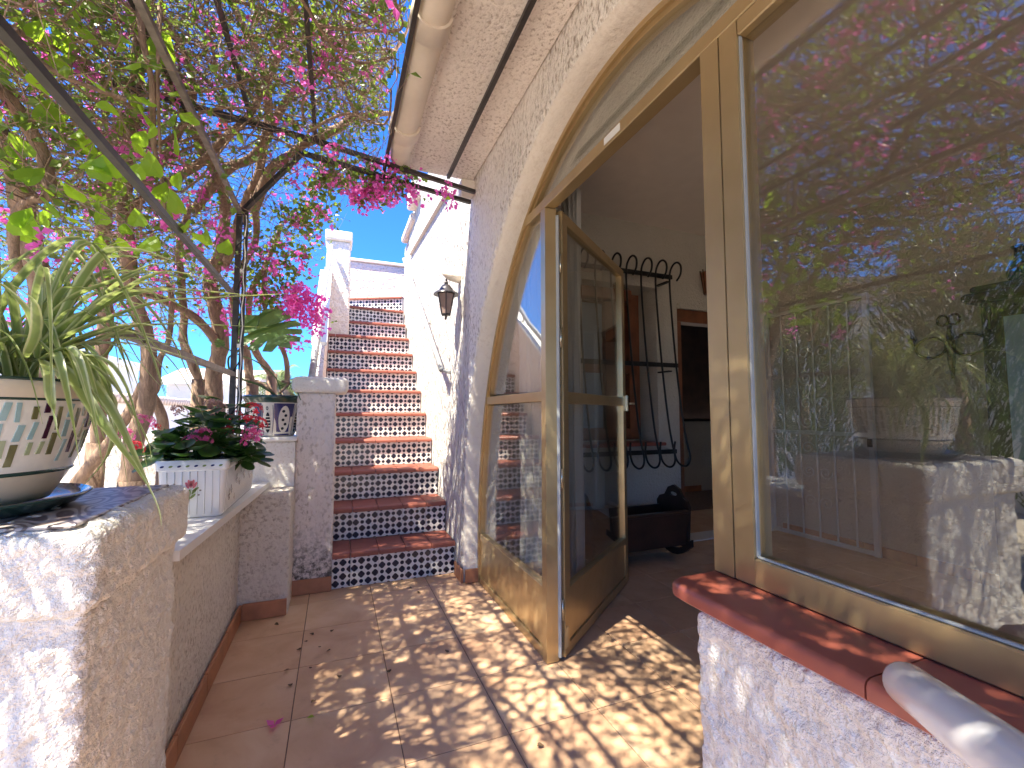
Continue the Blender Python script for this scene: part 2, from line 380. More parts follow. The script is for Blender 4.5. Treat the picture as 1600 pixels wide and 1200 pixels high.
def gridbox(x0, x1, y0, y1, z0, z1, step, rad, wob=0, bottom=False, warp=None):
    """Rounded box with shared, evenly spaced vertices for displacement."""
    nx, ny, nz = [max(1, int(round((b-a)/step))) for a, b in ((x0, x1), (y0, y1), (z0, z1))]
    idx = {}; vs = []; fs = []
    lo = Vector((x0+rad, y0+rad, z0+rad)); hi = Vector((x1-rad, y1-rad, z1-rad))
    def V(i, j, k):
        key = (i, j, k)
        if key not in idx:
            p = Vector((x0+(x1-x0)*i/nx, y0+(y1-y0)*j/ny, z0+(z1-z0)*k/nz))
            if bottom: q = Vector((min(max(p.x, lo.x), hi.x), min(max(p.y, lo.y), hi.y), min(p.z, hi.z)))
            else: q = Vector((min(max(p.x, lo.x), hi.x), min(max(p.y, lo.y), hi.y), min(max(p.z, lo.z), hi.z)))
            d = p-q
            if d.length > rad: p = q+d*(rad/d.length)
            if wob: p += noise.noise_vector(p*9)*wob
            if warp: p = Vector(warp(p))
            idx[key] = len(vs); vs.append(p)
        return idx[key]
    for i in range(nx):
        for k in range(nz):
            fs.append((V(i,0,k), V(i+1,0,k), V(i+1,0,k+1), V(i,0,k+1))); fs.append((V(i,ny,k), V(i,ny,k+1), V(i+1,ny,k+1), V(i+1,ny,k)))
    for j in range(ny):
        for k in range(nz):
            fs.append((V(0,j,k), V(0,j,k+1), V(0,j+1,k+1), V(0,j+1,k))); fs.append((V(nx,j,k), V(nx,j+1,k), V(nx,j+1,k+1), V(nx,j,k+1)))
    for i in range(nx):
        for j in range(ny):
            fs.append((V(i,j,nz), V(i+1,j,nz), V(i+1,j+1,nz), V(i,j+1,nz)))
            fs.append((V(i,j,0), V(i,j+1,0), V(i+1,j+1,0), V(i+1,j,0)))
    m = MB(); m.v = [tuple(v) for v in vs]; m.f = fs; m.nofix = True
    return m
# ================================================================== THE SETTING
ground = MB().add([(-120,-60,-.16),(120,-60,-.16),(120,160,-.16),(-120,160,-.16)], [(0,1,2,3)]).build('ground', M['earth'], kind='structure')
terrace = MB().box(-.80, 8.0, -2.5, 6.2, -.15, -.004).build('terrace_floor', M['grout'], kind='structure')
T = .352; GX, GY = .23, 1.835
tile_me = MB().bevbox(0, T-.0035, 0, T-.0035, -.006, 0, .001).mesh('tile', M['floor_tile'])
for i in range(-3, 11):
    for j in range(-6, 4):
        x, y = GX+T*i, GY+T*j
        if x < -.6 or (y > 2.8 and x > .7): continue
        if x > 3.8 : continue
        inst('tile', tile_me, terrace, (x, y, rnd.uniform(-.0006, .0004)))
for i in range(2, 11):
    for j in range(3, 6):
        x, y = GX+T*i, GY+T*j
        if j == 3 and x <= .7: continue
        inst('tile', tile_me, terrace, (x, y, 0))
# ------------------------------------------------------------------ house
house = thing('house', 'white stucco house with a wide arched opening, eaves and lit stair side wall', 'house')
WX = .79        # outer face of the house wall
def ell(t, cz=.30, a=1.57, b=2.075, cy=1.27): return (cy+a*math.cos(t), cz+b*math.sin(t))
arc = [(2.84, z) for z in np.linspace(0, .28, 12)]+[ell(t) for t in np.linspace(0, PI, 150)]+[(-.30, z) for z in np.linspace(.28, 0, 12)]
RY0, RY1, RZ1 = -2.3, 5.42, 3.46
def to_rect(y, z):
    cy, cz = 1.27, 0.0
    dy, dz = y-cy, max(z-cz, 0)
    k = 1e9
    if dy > 1e-6: k = min(k, (RY1-cy)/dy)
    if dy < -1e-6: k = min(k, (RY0-cy)/dy)
    if dz > 1e-6: k = min(k, (RZ1-cz)/dz)
    return cy+dy*k, cz+dz*k
corner = []
m = MB(); rows = []
bnd = []
# boundary: insert the rectangle corners by densifying the arc near them
n = len(arc)
prof = [(.905, -.002), (.87, .0), (.835, .004), (.812, .012), (.797, .028), (WX, .05)]
for (y, z) in arc:
    # outward normal of the arch
    if z < .29: ny, nz = (1, 0) if y > 1.27 else (-1, 0)
    else:
        ny, nz = (y-1.27)/1.57**2, (z-.30)/2.075**2; l = math.hypot(ny, nz); ny, nz = ny/l, nz/l
    row = [(x, y+ny*o, z+nz*o) for x, o in prof]
    y1, z1 = row[-1][1:]
    Y1, Z1 = to_rect(y, z)
    for k in range(1, 41):
        q = (k/40)**1.5
        row.append((WX, y1+(Y1-y1)*q, max(0, z1+(Z1-z1)*q)))
    rows.append(row)
R = len(rows[0])
for r in rows: m.v += r
for i in range(n-1):
    for k in range(R-1): m.f.append((i*R+k, (i+1)*R+k, (i+1)*R+k+1, i*R+k+1))
# make sure the corners are filled
def near_rect_corner(Y, Z): return min(range(n), key=lambda i: (rows[i][-1][1]-Y)**2+(rows[i][-1][2]-Z)**2)
o = len(m.v)
for Y, Z in ((RY1, RZ1), (RY0, RZ1)):
    idx = sorted(range(n), key=lambda i: (rows[i][-1][1]-Y)**2+(rows[i][-1][2]-Z)**2)[:2]
    m.v.append((WX, Y, Z)); m.f.append((idx[0]*R+R-1, idx[1]*R+R-1, len(m.v)-1))
wall_mats = M['stucco_wall']
fw = m.build('front_wall', M['stucco_wall'], house, smooth=True)
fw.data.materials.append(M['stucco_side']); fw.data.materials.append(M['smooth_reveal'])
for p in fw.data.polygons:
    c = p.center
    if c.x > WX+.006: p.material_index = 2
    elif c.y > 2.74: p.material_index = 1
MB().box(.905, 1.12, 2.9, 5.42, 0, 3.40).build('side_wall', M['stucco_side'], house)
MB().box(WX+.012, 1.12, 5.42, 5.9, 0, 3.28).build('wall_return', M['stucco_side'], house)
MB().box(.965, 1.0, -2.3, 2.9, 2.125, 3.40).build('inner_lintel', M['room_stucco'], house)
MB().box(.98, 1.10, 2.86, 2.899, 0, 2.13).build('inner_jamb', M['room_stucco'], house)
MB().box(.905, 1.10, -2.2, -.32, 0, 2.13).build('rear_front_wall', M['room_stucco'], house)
MB().box(.80, 9.0, -2.3, 5.4, 3.41, 3.5).build('roof_deck', M['far_white'], house)
# eaves: sloping soffit slab
MB().bevbox(.36, WX-.002, -2.3, 2.66, 2.585, 2.72, .01).build('soffit', M['stucco_soffit'], house)
MB().bevbox(.340, .372, -2.3, 2.66, 2.545, 2.80, .006).build('eaves_edge', M['stucco_soffit'], house)
MB().bevbox(.70, WX-.003, 2.62, 2.70, 2.48, 2.583, .01).build('eaves_corbel', M['smooth_reveal'], house)
# trim strip and stepped parapet boxes on the stair side
MB().bar(AT(700, 290, x=.775), AT(641, 393, x=.775), .03, .085).build('string_course', M['smooth_reveal'], house)
MB().bevbox(.70, .86, 4.60, 5.00, 3.40, 3.62, .02).build('parapet_cap', M['stucco_pink'], house)
MB().bevbox(.74, .90, 5.0, 5.75, 3.30, 3.40, .02).build('parapet_cap', M['stucco_pink'], house)
# room shell
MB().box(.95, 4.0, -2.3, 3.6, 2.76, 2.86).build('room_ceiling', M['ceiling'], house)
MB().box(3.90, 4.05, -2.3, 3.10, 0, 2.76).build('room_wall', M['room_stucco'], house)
b = MB(); b.box(1.0, 1.3, -2.4, -2.2, 0, 2.76); b.box(2.6, 4.0, -2.4, -2.2, 0, 2.76); b.box(1.3, 2.6, -2.4, -2.2, 0, .5); b.box(1.3, 2.6, -2.4, -2.2, 2.0, 2.76)  # unseen rear wall; its opening is added to brighten the room
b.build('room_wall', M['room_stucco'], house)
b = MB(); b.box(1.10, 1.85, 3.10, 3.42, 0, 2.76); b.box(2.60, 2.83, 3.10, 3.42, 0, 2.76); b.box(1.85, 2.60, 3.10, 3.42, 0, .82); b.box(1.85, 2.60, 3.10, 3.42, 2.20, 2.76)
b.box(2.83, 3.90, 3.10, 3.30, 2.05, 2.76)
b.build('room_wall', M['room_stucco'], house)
MB().box(2.832, 3.90, 3.06, 3.098, 2.035, 2.085).build('door_ledge', M['room_stucco'], house)
lin = MB().bevbox(2.85, 3.88, 3.13, 3.26, 1.93, 2.048, .006).build('door_frame', M['wood_red'], house)
MB().bevbox(2.834, 2.90, 3.13, 3.24, 0, 1.93, .006).build('door_frame', M['wood_red'], house)
MB().bevbox(2.83, 3.88, 3.0, 3.2, 0.001, .012, .003).build('threshold', M['marble'], house)
# back room
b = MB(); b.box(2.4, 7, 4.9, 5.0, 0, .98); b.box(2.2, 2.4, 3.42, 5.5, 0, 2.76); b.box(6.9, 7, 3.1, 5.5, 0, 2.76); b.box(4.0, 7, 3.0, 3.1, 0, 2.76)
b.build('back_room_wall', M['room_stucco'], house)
MB().box(2.2, 7, 3.6, 5.5, 2.5, 2.6).build('back_room_ceiling', M['ceiling'], house)
MB().box(2.4, 7, 4.86, 4.898, .98, 1.02).build('counter_top', M['wood_dark'], house)
MB().box(2.4, 7, 5.4, 5.5, .98, 2.76).build('dark_backing', M['wood_dark'], house)  # dark sheet standing in for the unlit depth of the back room
# skirting of rooms
b = MB()
for i in range(14): b.bevbox(3.885, 3.899, -1.8+i*.34, -1.8+i*.34+.335, .002, .08, .002)
b.build('room_skirting', M['skirt'], house, kind='stuff')
b = MB()
for i in range(7): b.bevbox(2.45+i*.34, 2.785+i*.34, 4.885, 4.898, .002, .08, .002)
b.build('back_room_skirting', M['skirt'], house, kind='stuff')
# room window with wooden casement in its recess
win = MB().box(1.86, 2.59, 3.33, 3.36, .86, 2.19).build('wooden_window', M['wood_red'], house)
for x0, x1 in ((1.87, 1.93), (2.19, 2.26), (2.44, 2.52)): MB().bevbox(x0, x1, 3.28, 3.329, .88, 2.17, .006).build('stile', M['wood_red'], win)
for z0, z1 in ((.88, .96), (1.45, 1.53), (2.08, 2.17)): MB().bevbox(1.87, 2.52, 3.285, 3.325, z0, z1, .005).build('rail', M['wood_red'], win)
MB().box(1.95, 2.18, 3.315, 3.325, .97, 2.07).build('pane', M['glass_dark'], win)
MB().bevbox(1.83, 2.62, 3.03, 3.30, .822, .85, .006).build('window_sill', M['sill_red'], house)
# wood pelmet above the window
MB().bevbox(1.80, 2.28, 3.02, 3.098, 2.03, 2.13, .01).build('pelmet', M['wood_red'], house)
# low wall under the window, with red sill tiles
lowwall = gridbox(.765, .93, -1.4, .80, -.02, .66, .008, .012).build('window_wall', M['stucco_pier'], house, smooth=True)
sill_y = [.875, .44, -.02, -.48, -.94]
for k in range(4):
    ya, yb = sill_y[k]-.003, sill_y[k+1]
    if k == 0:   # rounded end tile
        prf = []
        pts = [(.915, yb), (.735, yb)]+[(.735+.05-.05*math.cos(t), ya-.05+.05*math.sin(t)) for t in np.linspace(0, PI/2, 7)]+[(.915, ya)]
        ms = MB(); nn = len(pts)
        def inset(p, d):
            cx, cy = .85, (ya+yb)/2; return (p[0]+(d if p[0] < cx else -d*.2), p[1]+(0 if p[1] < cy else -d))
        lv = [(.672, .010), (.679, 0.0), (.697, 0.0), (.704, .004), (.707, .012)]
        for z, d in lv: ms.v += [(*inset(p, d), z) for p in pts]
        for r in range(len(lv)-1):
            for q in range(nn): ms.f.append((r*nn+q, r*nn+(q+1) % nn, (r+1)*nn+(q+1) % nn, (r+1)*nn+q))
        ms.f.append(tuple(range(nn))); ms.f.append(tuple((len(lv)-1)*nn+q for q in range(nn)))
        ms.build('sill_tile', M['sill_red'], house, smooth=True, angle=50)
    else:
        MB().prism([(.915, .672), (.745, .672), (.735, .679), (.735, .697), (.739, .704), (.747, .707), (.915, .707)], 'y', yb, ya).build('sill_tile', M['sill_red'], house, smooth=True, angle=50)
# skirting tiles at the foot of the arch by the stairs
MB().bevbox(.80, .885, 2.822, 2.838, .001, .088, .003).build('skirting_tile', M['skirt'], house)
MB().bevbox(.775, .789, 2.835, 3.02, .001, .088, .003).build('skirting_tile', M['skirt'], house)
# gutter pipe under the eaves
gut = thing('gutter_pipe', 'cream rainwater pipe with collar joints running along the eaves', 'gutter')
gz, gx = 2.556, .292
MB().tube([(gx, -2.3, gz), (gx, 2.35, gz)], .066, 20).build('pipe', M['pipe_paint'], gut, smooth=True, angle=60)
for y in (.2, 1.55, 2.22): MB().tube([(gx, y-.05, gz), (gx, y+.04, gz), (gx, y+.045, gz)], [.076, .078, .070], 20).build('collar', M['pipe_paint'], gut, smooth=True, angle=60)
MB().tube([(gx, 2.35, gz), (gx+.01, 2.47, gz-.01), (gx+.03, 2.56, gz-.02)], [.056, .055, .05], 20).build('pipe_end', M['pipe_paint'], gut, smooth=True, angle=60)
# ------------------------------------------------------------------ arched aluminium frame with fixed glass
fr = thing('arched_glazing', 'gold aluminium arched glazing with fixed panes filling the house arch', 'glazed frame')
FXa, FXb = .885, .94
def arc_frame(w, x0, x1, inset=0., zmin=0.0, zmax=9):
    pts = []
    for t in np.linspace(-.0, PI, 120): pts.append(ell(t))
    pts = [(2.84, 0.002), (2.84, .15)]+pts+[(-.30, .15), (-.30, .002)]
    vs = []; fs = []
    for y, z in pts:
        if z < .30: ny, nz = (1, 0) if y > 1.27 else (-1, 0)
        else:
            ny, nz = (y-1.27)/1.57**2, (z-.30)/2.075**2; l = math.hypot(ny, nz); ny, nz = ny/l, nz/l
        for o, x in ((inset, x0), (inset, x1), (inset+w, x1), (inset+w, x0)): vs.append((x, y-ny*o, z-nz*o))
    for i in range(len(pts)-1):
        for q in range(4): fs.append((i*4+q, i*4+(q+1) % 4, i*4+4+(q+1) % 4, i*4+4+q))
    return MB().add(vs, fs)
arc_frame(.022, FXa, FXb).build('arch_frame', M['gold'], fr, smooth=True, angle=40)
arc_frame(.020, FXa+.012, FXb-.004, .0225).build('arch_bead', M['gold'], fr, smooth=True, angle=40)
def gbox(name, y0, y1, z0, z1, x0=FXa, x1=FXb, mat='gold', par=fr, b=.003): return MB().bevbox(x0, x1, y0, y1, z0, z1, b).build(name, M[mat], par)
gbox('transom', .492, 2.045, 2.062, 2.108, FXa+.001, FXb+.002)
gbox('post', .80, .858, .709, 2.061, FXa-.002, FXb+.004)
gbox('post', .745, .797, .709, 2.061, FXa-.0005, FXb+.002)
gbox('post', 1.806, 1.852, .002, 2.061, FXa-.002, FXb+.003)
gbox('mid_rail', 1.853, 2.655, 1.152, 1.200, FXa+.001, FXb)
gbox('kick_panel', 1.853, 2.795, .045, .275, FXa+.012, FXb-.006)
gbox('kick_rail', 1.853, 2.795, .2755, .315, FXa+.004, FXb-.001)
gbox('bottom_rail', 1.853, 2.795, .002, .044, FXa+.003, FXb-.001)
gbox('window_rail', -.25, .744, .709, .772, FXa-.001, FXb+.001)
gbox('window_rail', .47, .744, 2.018, 2.061, FXa+.002, FXb+.001)
gbox('glazing_bead', .7405, .7445, .773, 2.017, FXa+.006, FXa+.014, 'rubber', b=.001)
gbox('glazing_bead', -.22, .7445, .7725, .777, FXa+.006, FXa+.014, 'rubber', b=.001)
def inner(y_or_z, o=.043):
    pass
def arcpts(zlo, zhi, side, off=.040, n=24):
    """inner edge of the arch between heights; side +1 is the stair side"""
    out = []
    for t in np.linspace(0, PI/2, 200):
        y, z = ell(t, a=1.57-off, b=2.075-off)
        if zlo <= z <= zhi: out.append((1.27+side*(y-1.27), z))
    if zlo < .30: out = [(1.27+side*(1.57-off), zlo)]+out
    k = max(1, len(out)//n); return out[::k]+([out[-1]] if (len(out)-1) % k else [])
GXa, GXb = .908, .913
def pane(poly, name='glass_pane', par=fr): return MB().prism(poly, 'x', GXa, GXb).build(name, M['glass'], par)
a = arcpts(2.10, 9, 1); a2 = arcpts(2.10, 9, -1)
pane(a+a2[::-1])                                                   # fanlight
pane([(1.853, .316), ]+arcpts(.316, 1.15, 1)+[(1.853, 1.15)])      # lower side pane
pane([(1.853, 1.201)]+arcpts(1.201, 2.06, 1)+[(1.853, 2.06)])      # upper side pane
pane([(.744, .773), (.744, 2.017), (.62, 2.017)]+arcpts(.773, 2.0, -1)[::-1])   # big window pane
MB().prism([(1.22, 2.072), (1.315, 2.072), (1.315, 2.098), (1.22, 2.098)], 'x', FXa-.0015, FXa+.0005).build('sticker', M['label_white'], fr)
# ------------------------------------------------------------------ open leaf
lo = Vector((.962, 1.822, 0)); ld = Vector((.785, .620, 0)).normalized()
leaf = thing('door_leaf', 'open gold aluminium glazed door leaf swung into the room', 'door')
leaf.location = lo; leaf.rotation_euler = (0, 0, math.atan2(ld.y, ld.x))
def lb(name, x0, x1, z0, z1, y0=-.02, y1=.02, mat='gold', b=.003): return MB().bevbox(x0, x1, y0, y1, z0, z1, b).build(name, M[mat], leaf)
LW = 1.03
lb('stile', 0, .058, .012, 2.06); lb('stile', LW-.055, LW, .012, 2.06)
lb('rail', .0585, LW-.0555, 2.005, 2.06); lb('rail', .0585, LW-.0555, 1.145, 1.20); lb('rail', .0585, LW-.0555, .255, .30); lb('rail', .0585, LW-.0555, .012, .06)
lb('kick_panel', .0585, LW-.0555, .0605, .2545, -.013, .013)
lb('glass_pane', .0585, LW-.0555, .3005, 1.1445, -.003, .003, 'glass', .001); lb('glass_pane', .0585, LW-.0555, 1.2005, 2.0045, -.003, .003, 'glass', .001)
hd = lb('handle', LW-.012, LW+.012, 1.11, 1.215, -.036, -.0205, 'steel'); MB().tube([(LW+.0, -.037, 1.16), (LW, -.06, 1.16), (LW+.05, -.062, 1.16)], .007, 8).build('lever', M['steel'], hd, smooth=True)
for z in (.22, .80, 1.45, 1.80): MB().tube([(-.008, -.012, z-.045), (-.008, -.012, z+.045)], .0065, 8).build('hinge', M['steel'], leaf, smooth=True)
lb('lock_plate', .004, .03, .05, .14, -.0225, -.0202, 'steel', .0005)
lb('jamb_strip', -.028, -.0185, .02, 2.03, -.012, .006, 'rubber')
# ================================================================== STAIRS
stair = thing('staircase', 'outdoor staircase with navy and white patterned tile risers and terracotta treads', 'staircase')
RISE, RUN, Y1 = .2205, .282, 3.055
TW = .17
riser_mesh = {}
def riser_me(w, h):
    key = (round(w, 3), round(h, 3))
    if key not in riser_mesh: riser_mesh[key] = MB().bevbox(0, w-.003, -.008, 0, 0, h, .001).mesh('riser_tile', M['riser'])
    return riser_mesh[key]
for k in range(1, 13):
    z0, z1 = RISE*(k-1), RISE*k
    y0 = Y1+RUN*(k-1)
    xl, xr = (.0, WX-.004) if k < 6 else (-.095, WX-.004)
    if k == 1: xl = -.0
    p1, p2 = Vector((xl, y0, z0)), Vector((xr, y0, z0))
    if k == 11: p1.y += -.02; p2.y += .02
    if k == 12: p1 = Vector((.10, 6.28, z0)); p2.y = 5.92; 
    if k == 11: p2.y = 5.82; p1.y = 5.74
    d = (p2-p1); Lw = d.length; ang = math.atan2(d.y, d.x)
    st = MB().box(.0, Lw, 0.0, 1.0 if k < 12 else .9, -z0-.1, RISE-.03).build('step', M['smooth_reveal'], stair, loc=p1)
    st.rotation_euler = (0, 0, ang)
    x = Lw; i = 0
    first = {1: .165, 2: .150, 3: .150}.get(k, .13)
    x -= first; xs = [(x, first)]
    while x > 0: wdt = min(TW, x); xs.append((x-wdt, wdt)); x -= wdt
    for (xa, wd) in xs:
        if wd < .02: continue
        inst('riser_tile', riser_me(wd, RISE-.034), st, (xa, -.0005, .001))
    # nosing pieces and the tread tiles behind them
    for (xa, wd) in xs:
        if wd < .02: continue
        key = ('n', round(wd, 3))
        if key not in riser_mesh:
            pr = [(-.034, .002), (-.034, .020), (-.028, .029), (-.018, .033), (.05, .033), (.05, .0)]
            riser_mesh[key] = MB().prism(pr, 'x', 0, wd-.004).mesh('nosing_tile', M['terracotta'])
            riser_mesh[('t', round(wd, 3))] = MB().bevbox(0, wd-.004, .053, .285, .014, .030, .002).mesh('tread_tile', M['terracotta'])
        inst('nosing_tile', riser_mesh[key], st, (xa, 0, RISE-.0335))
        inst('tread_tile', riser_mesh[('t', round(wd, 3))], st, (xa, 0, RISE-.031))
# landing back wall, left top pillar, parapet
bw = thing('landing_wall', 'sunlit pinkish stucco wall closing the top of the stairs', 'wall')
gridbox(-.15, 1.3, 6.45, 6.65, 2.0, 3.22, .03, .02).build('wall_body', M['stucco_pink'], bw, smooth=True)
MB().bevbox(-.17, 1.3, 6.42, 6.68, 3.221, 3.26, .01).build('coping', M['marble'], bw)
tp = thing('stair_top_pillar', 'white stucco pillar with a block cap at the top left of the stairs', 'pillar')
gridbox(-.145, .115, 5.42, 5.72, 1.2, 3.10, .02, .02).build('shaft', M['stucco_pier'], tp, smooth=True)
gridbox(-.165, .135, 5.39, 5.75, 3.10, 3.22, .02, .02).build('cap', M['stucco_cap'], tp, smooth=True)
par = thing('stair_parapet', 'sloping white stucco parapet along the left edge of the stairs', 'parapet')
def pz(y): return 1.70+.735*(y-4.05)
poly = [(3.34, .0), (5.42, .0), (5.42, pz(5.42)), (4.02, pz(4.02)), (3.34, 1.20)]
MB().prism(poly, 'x', -.195, -.10).build('parapet_wall', M['stucco_pink'], par)
b = MB(); b.add([(-.205, 4.0, pz(4.0)), (-.085, 4.0, pz(4.0)), (-.085, 5.42, pz(5.42)), (-.205, 5.42, pz(5.42)),
                 (-.205, 4.0, pz(4.0)+.03), (-.085, 4.0, pz(4.0)+.03), (-.085, 5.42, pz(5.42)+.03), (-.205, 5.42, pz(5.42)+.03)],
                [(0,3,2,1),(4,5,6,7),(0,1,5,4),(1,2,6,5),(2,3,7,6),(3,0,4,7)])
b.build('coping', M['white_paint'], par)
hr = thing('left_handrail', 'white and grey painted pipe handrail rising above the stair parapet', 'handrail')
MB().tube([AT(487, 590, y=3.36), AT(503, 478, y=4.45), AT(518, 384, y=5.37)], .024, 12).build('rail_tube', M['galv'], hr, smooth=True)
for y in (3.7, 4.6, 5.2): MB().tube([(-.15, y, pz(y)-.02), (-.15, y, pz(y)+.16)], .009, 8).build('bracket', M['galv'], hr)
rr = thing('right_handrail', 'white painted pipe handrail fixed to the sunlit house wall beside the stairs', 'handrail')
pA, pB = AT(690, 578, x=.715), AT(631, 405, x=.735)
MB().tube([pA, pB], .021, 12).build('rail_tube', M['galv'], rr, smooth=True)
MB().tube([pA+Vector((.0, .01, .01)), pA+Vector((.03, -.005, -.012)), (.785, pA.y+.02, pA.z-.015)], .012, 8).build('bracket', M['galv'], rr, smooth=True)
for t in (.35, .75):
    q = pA.lerp(pB, t); MB().tube([q+Vector((0, 0, -.015)), q+Vector((.03, 0, -.05)), (.785, q.y, q.z-.05)], .008, 8).build('bracket', M['galv'], rr, smooth=True)
# ------------------------------------------------------------------ pillar by the stairs
pl = thing('stair_foot_pillar', 'stained white stucco pillar with rounded cap at the foot of the stairs', 'pillar')
gridbox(-.228, .0, 3.035, 3.33, -.02, 1.225, .012, .018).build('shaft', M['stucco_pillar'], pl, smooth=True)
gridbox(-.258, .072, 3.0, 3.36, 1.225, 1.325, .012, .03).build('cap', M['stucco_cap'], pl, smooth=True)
MB().bevbox(-.222, -.002, 3.018, 3.034, .001, .088, .003).build('skirting_tile', M['skirt'], pl)
# ------------------------------------------------------------------ low planter wall on the left
lw = thing('low_wall', 'low stucco wall topped with a white marble slab holding the planter', 'wall')
gridbox(-.74, -.462, 1.50, 2.78, -.02, .662, .012, .008).build('wall_body', M['stucco_low'], lw, smooth=True)
gridbox(-.62, -.222, 2.775, 3.04, -.02, .662, .012, .012).build('wall_body', M['stucco_low'], lw, smooth=True)
b = MB(); b.add([(-.80, 1.60, .664), (-.418, 1.60, .664), (-.355, 2.99, .664), (-.80, 2.99, .664), (-.80, 1.60, .694), (-.418, 1.60, .694), (-.355, 2.99, .694), (-.80, 2.99, .694)],
    [(0,3,2,1),(4,5,6,7),(0,1,5,4),(1,2,6,5),(2,3,7,6),(3,0,4,7)])
b.build('marble_slab', M['marble'], lw)
MB().bevbox(-.80, -.225, 2.995, 3.33, .60, .93, .012).build('raised_block', M['stucco_cap'], lw)
MB().bevbox(-.80, -.215, 2.96, 3.33, .931, .955, .006).build('block_slab', M['marble'], lw)
y = 1.42
for yy in (1.05, 1.40, 1.75, 2.10, 2.45):
    MB().bevbox(-.452, -.438, yy, yy+.345 if yy < 2.4 else 2.76, .001, .088, .003).build('skirting_tile', M['skirt'], lw)
MB().bevbox(-.437, -.226, 2.757, 2.772, .001, .088, .003).build('skirting_tile', M['skirt'], lw)
# ------------------------------------------------------------------ near pier with cap
pr_ = thing('near_pier', 'rough white stucco pier with overhanging cap under the mosaic pot', 'pier')
gridbox(-1.15, -.422, 1.075, 1.59, -.02, .74, .007, .02).build('shaft', M['stucco_pier'], pr_, smooth=True)
gridbox(-1.2, -.405, 1.055, 1.62, .73, .885, .007, .024).build('cap', M['stucco_pier'], pr_, smooth=True)
MB().bevbox(-1.1, -.450, 1.09, 1.59, .884, .891, .002).build('top_slab', M['wavy'], pr_)
# ================================================================== PERGOLA
pg = thing('pergola', 'dark metal pergola of square bars fixed under the eaves', 'pergola')
PZ = 2.47
def beam(name, p, q, w=.02, mat='dark_bar'): return MB().bar(p, q, w).build(name, M[mat], pg)
for x in (-.68, -.41, -.13, .225): beam('beam', (x, -1.6, PZ+.03), (x, 2.58 if x > 0 else 2.40, PZ+.03), .017)
beam('beam', (.60, -1.6, PZ+.06), (.60, 2.56, PZ+.06), .02)
beam('cross_beam', (.77, 2.56, PZ), (-.14, 2.41, PZ+.03), .022); beam('cross_beam', (-.14, 2.41, PZ+.03), (-.9, 2.25, PZ), .022)
beam('cross_beam', (.77, 2.66, PZ-.02), (-.20, 2.50, PZ), .022); beam('cross_beam', (-.20, 2.50, PZ), (-.50, 2.68, 2.17), .022)
for y in (-.9,): beam('cross_beam', (.77, y, PZ+.055), (-1.9, y, PZ+.055), .022)
beam('beam', (-1.9, -1.6, PZ+.03), (-1.9, 2.3, PZ+.03), .022)
ft = thing('railing_frame', 'dark metal railing frame with long bare rails and a black post behind the planter', 'railing')
for z, mt, w in ((1.70, 'dark_bar', .018), (1.30, 'grey_bar', .022), (2.165, 'grey_bar', .02)):
    MB().bar((-.50, .3 if z > 1.5 else 1.35, z), (-.50, 2.66, z), w).build('rail', M[mt], ft)
MB().bevbox(-.515, -.490, 2.655, 2.68, .70, 2.19, .002).build('post', M['dark_bar'], ft)
MB().bevbox(-.480, -.462, 2.66, 2.678, .70, 2.19, .002).build('post', M['dark_bar'], ft)
for z in (1.45, 1.85): MB().bar((-.49, 2.667, z), (-.475, 2.667, z), .02).build('clip', M['label_white'], ft)
cb = thing('cable', 'thin black light cable with white clips wound on the railing post', 'cable')
pts = []
for i in range(70):
    t = i/69; a = t*34; pts.append((-.487+.028*math.cos(a)*(.6+.4*math.sin(t*9)), 2.668+.024*math.sin(a), .95+1.2*t))
MB().tube(pts, .0032, 5).build('wire', M['iron'], cb)
pts = [(-.470+.004*math.sin(i*1.7), 2.65, .95+i*.05) for i in range(25)]
MB().tube(pts, .0028, 5).build('white_wire', M['label_white'], cb)
